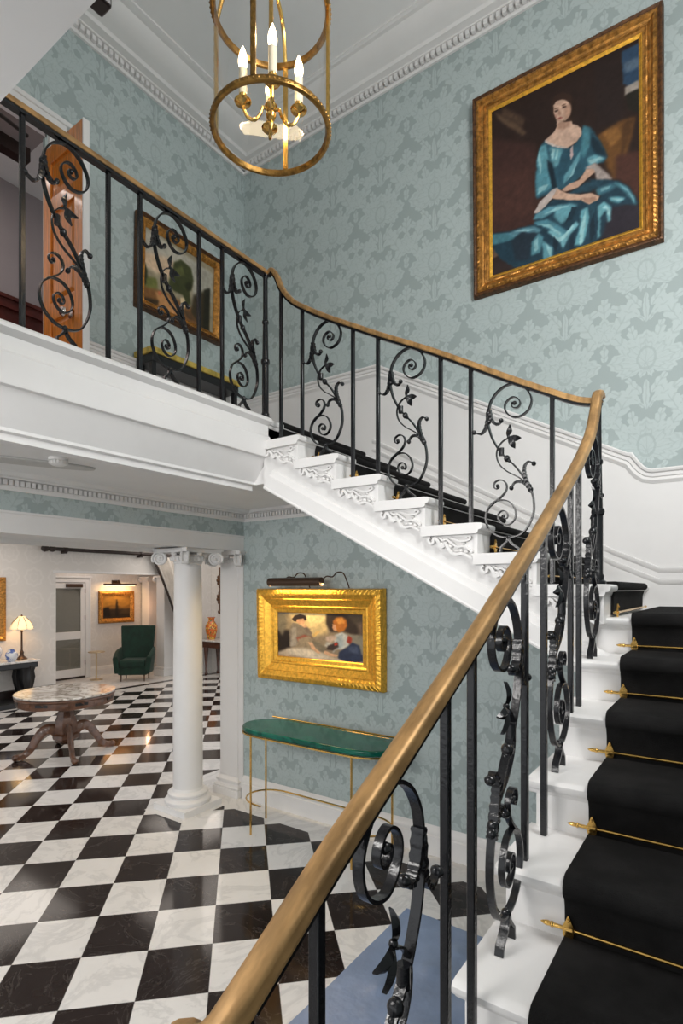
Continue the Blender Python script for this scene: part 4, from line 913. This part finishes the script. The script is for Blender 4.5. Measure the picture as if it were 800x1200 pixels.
pc = [(0, 0, 0, 0), (0, .055, 0, 0), (.010, .075, .006, 0), (.026, .082, .006, .5), (.046, .086, .006, 1.9), (.064, .080, .005, 3.1), (.076, .070, 0, 0), (.088, .066, 0, 0), (.094, .070, 0, 0), (.104, .066, 0, 0), (.128, .050, 0, 0), (.150, .042, 0, 0), (.158, .046, 0, 0), (.168, .044, 0, 0), (.178, .034, 0, 0), (.206, .028, 0, 0), (.214, .020, 0, 0)]
img = paint(CHILDREN, (150, 132, 108), 300, 170, 5)
picture('framed_painting', 'bright gold framed painting of two children sitting on straw, above the green-topped console', (-2.925, YA-.004, -.408), 0, 1.34, .822, pc, 'gold', None, img, .022, tilt=.02)
pls = [(0, 0, 0, 0), (0, .04, 0, 0), (.005, .058, .006, 0), (.013, .064, .006, 0), (.021, .058, 0, 0), (.030, .050, 0, 0), (.038, .052, .006, .6), (.052, .046, .006, 1.8), (.060, .040, 0, 0), (.066, .043, .003, 0), (.074, .038, 0, 0), (.086, .022, 0, 0)]
img = paint(LANDSCAPE, (150, 140, 116), 200, 170, 9)
picture('framed_landscape', 'gilt-framed landscape with a tree and cattle on the gallery wall behind the railing', (XB+.012, 3.085, 2.573), PI/2, .88, .74, pls, 'gilt', None, img, .014, tilt=.03, split=6)

# picture lamp over the gold frame
pl_ = thing('picture_lamp', 'bronze tubular picture lamp on two wavy arms above the gold frame', 'picture lamp', (-3.04, YA-.2, .05))
x0, x1, yl, zl_ = -3.33, -2.765, 3.66, .058
sh = MB(); rr = []
for x in (x0, x1):
    rr.append([(x, yl+.037*math.cos(a), zl_+.037*math.sin(a)) for a in [PI*(-.30+1.66*i/20) for i in range(21)]]+[(x, yl+.033*math.cos(a), zl_+.033*math.sin(a)) for a in [PI*(1.36-1.66*i/20) for i in range(21)]])
sh.rings(rr); sh.build('hood', 'bronze', pl_)
for x in (x0, x1): MB().lathe([(.037, -.004), (.037, .004)], (x, yl, zl_), 20, 'X').build('end_cap', 'bronze', pl_)
MB().tube([(x0+.04, yl, zl_+.008), (x1-.04, yl, zl_+.008)], .009, 10).build('tube', 'tube_glow', pl_)
for x in (-3.10, -2.69+.0):
    p = spline([(x-.05, yl, zl_+.028), (x-.03, yl+.02, zl_+.045), (x+.01, yl+.04, zl_+.04), (x+.04, yl+.06, zl_+.075), (x+.08, yl+.09, zl_+.07), (x+.10, yl+.12, zl_-.0), (x+.10, yl+.15, zl_-.05)], 5)
    MB().tube(p, .0055, 7).build('arm', 'bronze', pl_)

# ================================================================== CONSOLE WITH GREEN TOP
ct = thing('console_table', 'slim brass console table with a glossy dark green stone top under the gold frame', 'console table', (-2.7, 3.5, ZF))
ztop = -1.14
def demilune(x0, x1, yb, yf, ins, n=14):
    x0 += ins; x1 -= ins; yb -= ins; yf += ins; r = (yb-yf); o = [(x0+r*.55, yb), (x1-r*.55, yb)]
    o = []
    for cx, s in ((x1-r*.75, 1), (x0+r*.75, -1)):
        L = []
        for i in range(n+1):
            a = PI/2-PI*i/n; L.append((cx+s*r*.75*max(0, math.cos(a))**.8, (yb+yf)/2+(yb-yf)/2*math.sin(a)))
        o += L if s > 0 else L[::-1]
    return o
out = demilune(-3.43, -1.965, 3.73, 3.28, 0)
MB().prism(out, 'Z', ztop-.042, ztop).build('top', 'malachite', ct, bevel=.012, seg=3)
def loop3(o, z): return [(x, y, z) for x, y in o]
rim = demilune(-3.43, -1.965, 3.73, 3.28, .004)
MB().sweep([(-.008, -.006), (.008, -.006), (.008, .006), (-.008, .006)], loop3(rim, ztop-.05), closed=True).build('lower_rim', 'brass', ct, smooth=30)
MB().tube([(-3.36, 3.732, ztop+.004), (-2.06, 3.732, ztop+.004)], .007, 8).build('back_rim', 'brass', ct)
for x, y in ((-3.21, 3.30), (-2.225, 3.30), (-2.07, 3.61), (-3.33, 3.61)):
    MB().tube([(x, y, ZF), (x, y, ztop-.045)], .0085, 10).build('leg', 'brass', ct)
lo = demilune(-3.38, -2.02, 3.67, 3.30, 0)
lo = lo[15:]+lo[:15]
MB().tube(loop3(lo, -1.745), .007, 8).build('stretcher', 'brass', ct)

# ================================================================== LANTERN
LX, LY, LZ0, LZ1, LR = -1.42, 1.568, 1.715, 2.165, .213
la = thing('hanging_lantern', 'cylindrical brass and glass hanging lantern with candle bulbs over the stairwell', 'lantern', (LX, LY, LZ0))
def ring(z, R):
    a = MB(); n = 64; pr = [(R-.008, 0), (R-.010, .008), (R-.004, .013), (R+.004, .016), (R+.010, .011), (R+.012, .003), (R+.010, -.006), (R+.004, -.010), (R-.004, -.008)]
    rr = [[(LX+r*math.cos(2*PI*i/n), LY+r*math.sin(2*PI*i/n), z+h) for r, h in pr] for i in range(n)]
    rr.append(rr[0]); a.rings(rr, True, False)
    for i in range(80):
        t = 2*PI*i/80; a.ball((LX+(R+.0095)*math.cos(t), LY+(R+.0095)*math.sin(t), z+.003), .0052, 5)
    return a
ring(LZ0, LR).build('ring', 'antique_brass', la); ring(LZ1-.01, LR).build('ring', 'antique_brass', la)
MB().rings([[(LX+(LR-.004)*math.cos(2*PI*i/64), LY+(LR-.004)*math.sin(2*PI*i/64), z) for i in range(64)] for z in (LZ0+.01, LZ1-.02)], True, False).build('glass', 'glass', la, smooth=60)
base = math.atan2(-LY, -LX)
for i in range(4):
    a = base-.28+i*PI/2; c, s = math.cos(a), math.sin(a); q = LR+.004
    P3 = lambda r, t, z: (LX+c*r-s*t, LY+s*r+c*t, z)
    b = MB(); rr = []
    for j in range(41):
        z = lerp(LZ0+.012, LZ1-.01, j/40); d = .001*math.sin(j*1.7)
        rr.append([P3(q-.006, -.009, z), P3(q+.004+d, -.009, z), P3(q+.008+d, 0, z), P3(q+.004+d, .009, z), P3(q-.006, .009, z)])
    b.rings(rr); b.build('bar', 'antique_brass' if i == 0 else 'brass', la, smooth=50)
hub = MB().lathe([(.002, -.075), (.008, -.065), (.012, -.05), (.007, -.038), (.016, -.028), (.020, -.015), (.012, -.002), (.018, .006), (.024, .018), (.016, .03), (.010, .05), (.008, .55), (.008, .62)], (LX, LY, LZ0+.075), 16)
hub.build('stem', 'brass', la)
for i in range(4):
    a = base+.05+i*PI/2; c, s = math.cos(a), math.sin(a)
    P2 = lambda r, z: (LX+c*r, LY+s*r, LZ0+z)
    pth = spline([P2(.012, .08), P2(.03, .085), P2(.04, .06), P2(.06, .035), P2(.085, .04), P2(.10, .065), P2(.104, .085)], 5)
    m = MB().tube(pth, .0062, 8)
    m.build('arm', 'brass', la)
    m = MB().lathe([(.006, -.012), (.012, -.006), (.028, .0), (.032, .006), (.026, .010), (.012, .012), (.012, .026), (.014, .03), (.010, .034)], P2(.104, .09), 16); m.build('drip_pan', 'brass', la)
    MB().lathe([(.0155, .03), (.0155, .125), (.008, .128)], P2(.104, .09), 12).build('candle_tube', 'wax', la)
    MB().lathe([(.007, .126), (.014, .138), (.017, .154), (.014, .176), (.006, .20), (.001, .212)], P2(.104, .09), 12).build('bulb', 'flame', la)
top = MB()
for i in range(4):
    a = base-.28+i*PI/2; c, s = math.cos(a), math.sin(a)
    top.tube(spline([(LX+c*LR, LY+s*LR, LZ1), (LX+c*.17, LY+s*.17, LZ1+.12), (LX+c*.07, LY+s*.07, LZ1+.16), (LX+c*.02, LY+s*.02, LZ1+.30)], 5), .008, 8)
top.lathe([(.03, .28), (.035, .30), (.02, .33), (.01, .36)], (LX, LY, LZ1), 14)
top.build('crown', 'brass', la)
ch = MB(); zc = LZ1+.35; k = 0
while zc < ZC-.06:
    n = 14; a = (k % 2)*PI/2
    ch.tube([(LX+.012*math.cos(2*PI*i/n)*math.cos(a), LY+.012*math.cos(2*PI*i/n)*math.sin(a), zc+.02+.022*math.sin(2*PI*i/n)) for i in range(n+1)], .003, 5); zc += .034; k += 1
ch.build('chain', 'brass', la)
MB().lathe([(.06, 0), (.055, -.02), (.02, -.035), (.012, -.06)], (LX, LY, ZC), 20).build('ceiling_rose', 'brass', la)
# ================================================================== GALLERY CONSOLE, SMALL FITTINGS
g = thing('gallery_table', 'dark console table with a gilt edge below the landscape on the gallery', 'console table', (-3.7, 3.1, ZGAL))
x0, x1, y0, y1, zt_ = XB+.03, -3.585, 2.63, 3.56, 1.838
MB().box(x0, x1, y0, y1, zt_-.045, zt_).build('top', 'mattop', g, bevel=.006)
MB().box(x0+.01, x1-.012, y0+.015, y1-.015, zt_-.11, zt_-.045).build('apron', 'ebony', g, bevel=.004)
MB().box(x0+.015, x1-.02, y0+.03, y1-.03, 1.17, 1.20).build('shelf', 'mahogany', g, bevel=.004)
for x in (x0+.04, x1-.04):
    for y in (y0+.04, y1-.04): MB().box(x-.02, x+.02, y-.02, y+.02, ZGAL, zt_-.05).build('leg', 'ebony', g, bevel=.004)
sm = thing('smoke_detector', 'round white smoke detector on the ceiling under the gallery', 'smoke detector', (-3.15, 1.687, ZLC))
MB().lathe([(.052, 0), (.052, -.016), (.045, -.018)], (-3.15, 1.687, ZLC), 28).build('base', 'plastic', sm)
b = MB().lathe([(.044, -.018), (.046, -.030), (.044, -.036), (.030, -.044), (.0, -.046)], (-3.15, 1.687, ZLC), 28)
for i in range(16):
    a = 2*PI*i/16; b.box(-3.15+.046*math.cos(a)-.003, -3.15+.046*math.cos(a)+.003, 1.687+.046*math.sin(a)-.003, 1.687+.046*math.sin(a)+.003, ZLC-.034, ZLC-.019)
b.build('sensor_head', 'plastic', sm)
tk = MB(); pts = []
cx, cy = -3.42, 1.50
for i in range(40):
    a = 2*PI*i/40; u, v = .50*math.copysign(abs(math.cos(a))**.75, math.cos(a)), .085*math.copysign(abs(math.sin(a))**.75, math.sin(a))
    pts.append((cx+u*math.cos(1.19)-v*math.sin(1.19), cy+u*math.sin(1.19)+v*math.cos(1.19)))
tk.prism(pts, 'Z', ZLC-.012, ZLC); o = tk.build('ceiling_plate', 'grey', None, bevel=.004); tag(o, 'long shallow grey plate fixed to the ceiling beside the smoke detector', 'ceiling plate')
o = MB().box(-.692, -.668, .406, .43, .762, 1.98).build('railing_bar', 'dark_wood', None, bevel=.003); tag(o, 'end of a dark bar hanging over the soffit edge at the top of the picture', 'railing bar')
# blue mat on the floor beside the stair
mt = MB(); nx_, ny_ = 50, 80; grid = []
for j in range(ny_+1):
    for i in range(nx_+1):
        u, v = i/nx_, j/ny_; x = lerp(-1.66, -.62, u); y = lerp(.9, 3.075, v)
        z = .012+.004*math.sin(u*9+v*4)*math.sin(v*17+u*3)
        for a, c, r in ((.35, .80, .05), (.5, .62, .06), (.2, .68, .05), (.4, .9, .04), (.6, .75, .05)): z += .016*math.exp(-((u-a)**2+(v-c)**2*3)/r**2)
        grid.append((x, y, ZF+z))
idx = lambda i, j: j*(nx_+1)+i
mt.add(grid, [(idx(i, j), idx(i+1, j), idx(i+1, j+1), idx(i, j+1)) for i in range(nx_) for j in range(ny_)])
mt.box(-1.66, -.62, .9, 3.075, ZF+.001, ZF+.008)
o = mt.build('floor_mat', 'mat_blue', None, smooth=60); tag(o, 'blue rumpled mat lying on the chequered floor under the stairs', 'mat')

# ================================================================== LOBBY FURNITURE
# round marble-topped table
tx, ty_ = -6.62, 3.64; T = thing('round_table', 'round veined marble table on a carved walnut pedestal with four feet', 'table', (tx, ty_, ZF))
zt0 = -1.235; R0 = .56
MB().lathe([(0, -.028), (R0-.02, -.028), (R0-.004, -.02), (R0, -.008), (R0-.006, 0), (0, .0)], (tx, ty_, zt0), 64).build('top', 'marble', T)
ap = MB(); n = 96; rr = []
for r, z, sc in ((R0-.07, -.03, 0), (R0-.012, -.03, 0), (R0-.006, -.045, 0), (R0-.02, -.06, 0), (R0-.022, -.10, .4), (R0-.03, -.125, 1), (R0-.06, -.125, 1), (R0-.07, -.10, .4)):
    rr.append([(tx+(r+.012*sc*math.cos(8*2*PI*i/n))*math.cos(2*PI*i/n), ty_+(r+.012*sc*math.cos(8*2*PI*i/n))*math.sin(2*PI*i/n), zt0+z-.018*sc*abs(math.sin(8*PI*i/n))) for i in range(n)])
ap.rings(rr)
ap.build('apron', 'walnut', T, smooth=40)
for i in range(16):
    a = 2*PI*(i+.5)/16; m_ = MB(); c = []
    for da, dz in ((-.13, -.066), (.13, -.066), (.13, -.098), (-.13, -.098)): c.append((tx+(R0-.016)*math.cos(a+da), ty_+(R0-.016)*math.sin(a+da), zt0+dz))
    m_.rings([c, [(tx+(p[0]-tx)*.96, ty_+(p[1]-ty_)*.96, p[2]) for p in c]])
    m_.build('inlay_panel', 'ebony' if i % 2 else 'walnut', T, smooth=0)
MB().lathe([(.16, -.12), (.15, -.15), (.10, -.18), (.085, -.24), (.10, -.30), (.125, -.36), (.135, -.44), (.125, -.50), (.15, -.52), (.155, -.56), (.12, -.59), (.09, -.61), (.04, -.64), (.0, -.65)], (tx, ty_, zt0), 8).build('pedestal', 'walnut', T, smooth=20)
view = math.atan2(ty_, tx)
for i in range(4):
    a = view+PI+.17+i*PI/2; c, s = math.cos(a), math.sin(a)
    p = spline([(.10, -.46), (.18, -.42), (.26, -.45), (.33, -.55), (.39, -.66), (.46, -.715), (.52, -.715), (.555, -.72)], 4)if False else None
    pts = spline([(.08, 0, -.50), (.17, 0, -.44), (.25, 0, -.46), (.32, 0, -.55), (.38, 0, -.65), (.45, 0, -.71), (.51, 0, -.722), (.54, 0, -.715)], 4)
    path = [(tx+c*r, ty_+s*r, zt0+z) for r, _, z in pts]; n = len(path)
    sc = [(lerp(1.0, .62, i_/(n-1))*(1+.10*math.sin(i_*1.6)), lerp(2.1, .75, (i_/(n-1))**.7)) for i_ in range(n)]
    L = MB().sweep([(-.035, -.03), (-.028, .02), (0, .038), (.028, .02), (.035, -.03)], path, scales=sc)
    L.ball((tx+c*.535, ty_+s*.535, zt0-.722), .036, 10, (1, 1, 1.05))
    L.build('leg', 'walnut', T, smooth=40)
# lamp table against the lobby wall
S = thing('side_table', 'black carved console with a white marble top at the left edge under a gilt frame', 'console table', (-10.05, 4.4, ZF))
xa, xb, ya, yb, zt0 = XW+.02, -9.78, 3.5, 4.93, -1.215
MB().box(xa, xb, ya, yb, zt0-.035, zt0).build('top', 'marble_pale', S, bevel=.008)
MB().box(xa+.02, xb-.02, ya+.03, yb-.03, zt0-.13, zt0-.035).build('apron', 'ebony', S, bevel=.01)
MB().box(xa+.02, xb-.01, ya+.02, yb-.02, ZF, ZF+.09).build('plinth', 'ebony', S, bevel=.012)
for y in (ya+.16, yb-.16):
    for x in (xb-.14, xa+.17):
        rr = [(.10, 0), (.085, .04), (.06, .10), (.075, .18), (.10, .30), (.115, .40), (.10, .50), (.12, .56), (.125, .60)]
        MB().lathe([(r, z+ZF+.09) for r, z in rr], (x, y, 0), 14, rfun=lambda a, h: 1+.12*math.cos(7*a)).build('leg', 'ebony', S, smooth=50)
# table lamp
lx, ly = -10.08, 4.76
L = thing('table_lamp', 'lit table lamp with a panelled cream shade on the marble-topped side table', 'lamp', (lx, ly, zt0))
MB().lathe([(.085, 0), (.09, .012), (.07, .03), (.04, .055), (.030, .09), (.035, .12), (.022, .14), (.016, .16), (.014, .46), (.02, .47), (.012, .56), (.012, .74), (.02, .745), (.008, .77)], (lx, ly, zt0), 16).build('stem', 'bronze', L)
rr = []; n = 32
for r, z in ((.175, .53), (.180, .54), (.175, .56), (.145, .63), (.09, .695), (.055, .725), (.053, .74)):
    rr.append([(lx+r*(1+.035*math.cos(8*2*PI*i/n))*math.cos(2*PI*i/n), ly+r*(1+.035*math.cos(8*2*PI*i/n))*math.sin(2*PI*i/n), zt0+z-(.02*abs(math.sin(4*2*PI*i/n)) if z < .545 else 0)) for i in range(n)])
MB().rings(rr, True, False).build('shade', 'shade', L, smooth=50)
rb = MB()
for i in range(8):
    a = 2*PI*i/8; rb.tube([(lx+r*1.04*math.cos(a), ly+r*1.04*math.sin(a), zt0+z) for r, z in ((.178, .535), (.148, .63), (.092, .697), (.055, .73))], .004, 5)
rb.build('shade_ribs', 'antique_brass', L)
def vase(kind, label, x, y, z, prof, mat, lid=None):
    t = thing(kind, label, 'vase', (x, y, z))
    MB().lathe(prof, (x, y, z), 28).build('body', mat, t)
    if lid: MB().lathe(lid, (x, y, z), 20).build('lid', mat, t)
vase('ginger_jar', 'blue and white lidded china jar on the side table, left of the lamp', -10.05, 4.30, zt0, [(.06, 0), (.065, .01), (.10, .08), (.125, .16), (.12, .22), (.085, .27), (.06, .285), (.06, .305)], 'blue_china', [(.068, .30), (.07, .315), (.05, .345), (.02, .36), (.016, .375), (.022, .39), (.004, .40)])
vase('teapot_jar', 'small blue and white china pot on the side table, beside the lidded jar', -9.88, 4.50, zt0, [(.05, 0), (.055, .008), (.085, .05), (.095, .10), (.085, .145), (.05, .175), (.045, .20), (.055, .21)], 'blue_china')
# framed picture at left edge of lobby wall
def small_picture(kind, label, loc, rz, w, h, fw, mat, polys, bg):
    pr = [(0, 0, 0, 0), (0, .03, 0, 0), (.01, .045, 0, 0), (fw*.4, .05, .004, 0), (fw*.6, .045, 0, 0), (fw*.8, .03, 0, 0), (fw, .02, 0, 0)]
    t = thing(kind, label, 'painting', loc, rz, None, world=False); frame_mesh(w, h, pr, .04, .02).build('frame', mat, t, world=False, smooth=30)
    picture_mesh('canvas', paint(polys, bg, 60, 50, 4), w-2*fw+.02, h-2*fw+.02, t, -.015)
    MB().box(-w/2+.02, w/2-.02, -.006, 0, -h/2+.02, h/2-.02).build('backing', 'canvas_edge', t, world=False, smooth=0); return t
small_picture('framed_picture', 'dark picture in a gilt frame above the lamp table, cut by the left edge', (XW+.004, 4.06, -.35), PI/2, 1.10, 1.10, .10, 'gilt', [[[.2, .1, .8, .1, .7, .6, .3, .7], [46, 36, 30], 5]], (26, 20, 18))
small_picture('framed_seascape', 'small glowing gold framed harbour picture above the green armchair', (XAL+.004, 7.82, -.43), PI/2, .93, .75, .115, 'gilt', [[[0, .45, 1, .45, 1, 1, 0, 1], [120, 84, 36], 8], [[0, .5, .35, .6, .7, .5, 1, .62, 1, .85, .5, .95, 0, .85], [150, 108, 46], 8], [[0, 0, 1, 0, 1, .38, 0, .42], [44, 34, 24], 6], [[0, .1, .28, .1, .22, .5, .1, .48, 0, .4], [22, 18, 16], 4], [[.44, .1, .56, .1, .54, .6, .50, .9, .47, .6], [24, 19, 16], 2], [[.6, .2, 1, .2, 1, .4, .7, .38], [64, 50, 34], 4]], (90, 66, 34))
p = thing('picture_lamp', 'brass picture lamp lit over the small harbour picture in the alcove', 'picture lamp', (XAL+.1, 7.8, .02))
MB().lathe([(.022, -.42), (.022, .42)], (XAL+.20, 7.80, .10), 12, 'Y').build('hood', 'bronze', p)
MB().box(XAL+.185, XAL+.215, 7.42, 8.18, .068, .079).build('tube', 'tube_glow', p)
MB().box(XAL, XAL+.03, 7.70, 7.90, .12, .20).tube([(XAL+.02, 7.8, .16), (XAL+.12, 7.8, .20), (XAL+.20, 7.8, .12)], .012, 8).build('bracket', 'bronze', p)
# armchair
ax_, ay_ = -10.75, 7.47; A = thing('armchair', 'high-backed dark green velvet armchair in the alcove behind the columns', 'armchair', (ax_, ay_, ZF), .74, None, world=False)
# local: faces -y
bk = MB(); rr = []
for j in range(15):
    t = j/14; z = lerp(.28, 1.17, t); yb_ = .26+.16*t; w = lerp(.36, .42, t); cv = .10
    ring_ = []
    for i in range(13):
        u = -1+2*i/12; ring_.append((u*w, yb_-cv*abs(u)**2.2-.055, z))
    for i in range(13):
        u = 1-2*i/12; ring_.append((u*(w+.015), yb_-cv*abs(u)**2.2+.055, z))
    rr.append(ring_)
bk.rings(rr); bk.build('backrest', 'velvet', A, bevel=.025, seg=3, smooth=60)
MB().box(-.31, .31, -.36, .22, .30, .47).build('seat_cushion', 'velvet', A, bevel=.05, seg=4, smooth=60)
MB().box(-.36, .36, -.32, .26, .14, .32).build('seat_frame', 'velvet', A, bevel=.04, seg=3, smooth=60)
for s in (-1, 1):
    a = MB(); rr = []
    for j in range(12):
        t = j/11; y = lerp(.26, -.36, t); zt1 = lerp(.70, .54, t)+.03*math.sin(t*PI); xo = s*(.40+.03*math.sin(t*PI)); th = .045+.02*t
        rr.append([(xo-s*.05-th, y, .18), (xo-th, y, zt1-.05), (xo-th*.6, y, zt1), (xo+th*.6, y, zt1), (xo+th, y, zt1-.05), (xo-s*.05+th, y, .18)])
    a.rings(rr); a.build('armrest', 'velvet', A, bevel=.015, seg=2, smooth=60)
for x in (-.28, .28):
    for y in (-.27, .22): MB().lathe([(.012, 0), (.02, .15)], (x, y, 0), 10).build('leg', 'bronze', A)
A.scale = (.86, .9, 1.0)
# small stand beside the chair
q = (-11.45, 6.98); B_ = thing('stand', 'slender pale brass stand table left of the green armchair', 'side table', (q[0], q[1], ZF))
MB().lathe([(.17, .60), (.175, .61), (.17, .62)], (q[0], q[1], ZF), 24).build('top', 'dull_brass_stand', B_)
MB().lathe([(.018, .02), (.018, .60)], (q[0], q[1], ZF), 10).build('stem', 'dull_brass_stand', B_)
MB().lathe([(.13, 0), (.13, .012), (.02, .025)], (q[0], q[1], ZF), 20).build('base', 'dull_brass_stand', B_)
# far console with orange vase, and carved wall ornament
F_ = thing('far_console', 'mahogany console with a pale marble top glimpsed between the two columns', 'console table', (-9.8, 9.0, ZF))
MB().box(-10.28, -9.25, 8.74, YEND-.01, -1.215, -1.18).build('top', 'marble_pale', F_, bevel=.006)
MB().box(-10.24, -9.29, 8.78, YEND-.03, -1.36, -1.215).build('apron', 'mahogany', F_, bevel=.01)
for x in (-10.02, -9.38):
    for y in (8.84, 9.2):
        MB().lathe([(.03, 0), (.04, .03), (.022, .08), (.035, .35), (.05, .55), (.055, .64)], (x, y, ZF), 12).build('leg', 'mahogany', F_)
vase('oriental_vase', 'orange and gold oriental vase on the far mahogany console', -10.0, 8.98, -1.18, [(.085, 0), (.09, .02), (.11, .10), (.14, .22), (.135, .32), (.09, .40), (.065, .44), (.07, .48), (.095, .52)], 'orange_china')
o = MB()
for i in range(14):
    z = -.55+i*.075; o.ball((-10.02+.05*math.sin(i*1.1), YEND-.05, z), .055, 7, (1, .6, .9))
o.tube([(-10.02, YEND-.04, -.6), (-9.97, YEND-.05, 0), (-10.02, YEND-.04, .5)], .03, 6)
o = o.build('wall_ornament', 'gilt_dark', None, smooth=60); tag(o, 'dark carved ornament hanging on the wall behind the square pilaster', 'wall ornament')
# curtain pole and drape
cp = thing('curtain_pole', 'dark wooden curtain pole with a turned finial across the lobby wall', 'curtain pole', (XW+.12, 6.5, .73))
MB().lathe([(.035, 5.42), (.035, 8.66)], (XW+.12, 0, .735), 12, 'Y').build('pole', 'dark_wood', cp)
MB().lathe([(.0, 5.16), (.05, 5.19), (.065, 5.23), (.05, 5.28), (.03, 5.31), (.055, 5.34), (.06, 5.38), (.04, 5.42)], (XW+.12, 0, .735), 16, 'Y').build('finial', 'dark_wood', cp)
for y in (5.62, 7.25): MB().box(XW, XW+.13, y-.03, y+.03, .66, .72).lathe([(.05, y-.03), (.05, y+.03)], (XW+.12, 0, .735), 14, 'Y').build('bracket', 'dark_wood', cp)
dr = thing('curtain', 'cream swept-back curtain with a dark edge beside the round column', 'curtain', (XW+.12, 8.2, .7))
def cedge(z): t = (.69-z)/2.6; return 7.50+.95*min(1, t*1.25)**.85
mb = MB(); rows = []
for j in range(25):
    z = lerp(.69, ZF+.05, j/24); y0_ = cedge(z); row = []
    for i in range(61):
        u = i/60; y = lerp(y0_, 8.62, u); row.append((XW+.12+.045*math.sin(u*60)+.03, y, z))
    rows.append(row)
n = 61; vs = [p for r in rows for p in r]; fs = [(j*n+i, j*n+i+1, (j+1)*n+i+1, (j+1)*n+i) for j in range(24) for i in range(60)]
mb.add(vs, fs); o = mb.build('drape', 'cream_drape', dr, smooth=80); sd = o.modifiers.new('cloth', 'SOLIDIFY'); sd.thickness = .008
MB().sweep([(-.03, -.012), (.03, -.012), (.03, .012), (-.03, .012)], [(XW+.15, cedge(lerp(.69, ZF+.06, j/24))-.01, lerp(.69, ZF+.06, j/24)) for j in range(25)], up=(1, 0, 0)).build('dark_trim', 'dark_wood', dr, smooth=60)

# ================================================================== LIGHT
def area(name, loc, rot, sx, sy, power, col=(1, 1, 1)):
    l = bpy.data.lights.new(name, 'AREA'); l.shape = 'RECTANGLE'; l.size = sx; l.size_y = sy; l.energy = power; l.color = col
    o = bpy.data.objects.new(name, l); C.objects.link(o); o.location = loc; o.rotation_euler = rot; return o
def point(name, loc, power, col, r=.03):
    l = bpy.data.lights.new(name, 'POINT'); l.energy = power; l.color = col; l.shadow_soft_size = r
    o = bpy.data.objects.new(name, l); C.objects.link(o); o.location = loc; return o
def spot(name, loc, target, power, col, ang=1.4, r=.05):
    l = bpy.data.lights.new(name, 'SPOT'); l.energy = power; l.color = col; l.spot_size = ang; l.spot_blend = .6; l.shadow_soft_size = r
    o = bpy.data.objects.new(name, l); C.objects.link(o); o.location = loc
    o.rotation_euler = (Vector(target)-Vector(loc)).to_track_quat('-Z', 'Y').to_euler(); return o
W = bpy.data.worlds.new('daylight'); bpy.context.scene.world = W; W.use_nodes = True
W.node_tree.nodes['Background'].inputs[0].default_value = (.95, .975, 1, 1); W.node_tree.nodes['Background'].inputs[1].default_value = 1.35
# added fill lights, no window modelled: right of the stairwell, weaker one behind the viewer
o = area('side_fill_light', (.84, 1.55, 2.0), (0, 0, 0), 1.4, 1.5, 134, (1, .985, .97)); o.rotation_euler = Vector((-.62, .74, -.26)).to_track_quat('-Z', 'Y').to_euler()
area('upper_hall_fill', (-1.2, -2.8, 2.6), (math.radians(82), 0, 0), 3.0, 2.0, 14, (1, .985, .97))
# unseen fill lights added under the return slab to brighten the lower hall
o = area('lower_hall_fill', (-1.9, -.7, .60), (0, 0, 0), 1.8, .26, 44, (1, .97, .94)); o.rotation_euler = Vector((-.25, .82, -.50)).to_track_quat('-Z', 'Y').to_euler()
area('lower_hall_down_fill', (-2.9, -.8, .72), (0, math.radians(-12), 0), .8, .8, 16, (1, .96, .92))
# warm ceiling fill added out of view in lobby and alcove
for x, y in ((-6.0, 2.0), (-6.5, 6.0), (-9.0, 3.8), (-9.2, 8.0)): area('lobby_fill_light', (x, y, .9), (0, 0, 0), 1.8, 1.8, 24, (1, .90, .81))
area('alcove_light', (-11.2, 7.0, .88), (0, 0, 0), .7, 1.4, 11, (1, .86, .76))
point('pilaster_uplight', (-11.45, 8.3, -.4), 3, (1, .5, .25))
point('table_lamp_bulb', (lx, ly, zt0+.60), 4, (1, .64, .32), .05)
area('picture_lamp_light', (-3.05, 3.70, .035), (math.radians(-28), 0, 0), .62, .04, 9, (1, .72, .34))
area('alcove_picture_light', (XAL+.20, 7.8, .055), (0, math.radians(30), 0), .04, .7, 5, (1, .6, .24))
for i in range(4):
    a = base+.05+i*PI/2; point('candle_light', (LX+.104*math.cos(a), LY+.104*math.sin(a), LZ0+.255), 2.6, (1, .72, .42), .02)
area('upper_room_light', (XB-.62, .9, 3.42), (0, 0, 0), .6, 1.2, 22, (1, .88, .82))

# ================================================================== CAMERA
cam = bpy.data.cameras.new('camera'); co_ = bpy.data.objects.new('camera', cam); C.objects.link(co_)
cam.sensor_width = 36; cam.sensor_fit = 'AUTO'; cam.lens = 656/1200*36; cam.shift_x = 0; cam.shift_y = 90/1200
cam.clip_start = .02; cam.clip_end = 100
co_.location = (0, 0, 0); co_.rotation_euler = (PI/2, 0, math.radians(35))
sc = bpy.context.scene; sc.camera = co_
# stand everything on a ground floor at zero
for o in list(sc.objects):
    if o.parent is None: o.location.z += H0
    if '_w' in o: del o['_w']
sc.view_settings.view_transform = 'Standard'; sc.view_settings.look = 'None'; sc.view_settings.gamma = 1; sc.view_settings.exposure = 0
sc.view_settings.use_curve_mapping = False
sc.cycles.max_bounces = 10; sc.cycles.transparent_max_bounces = 12
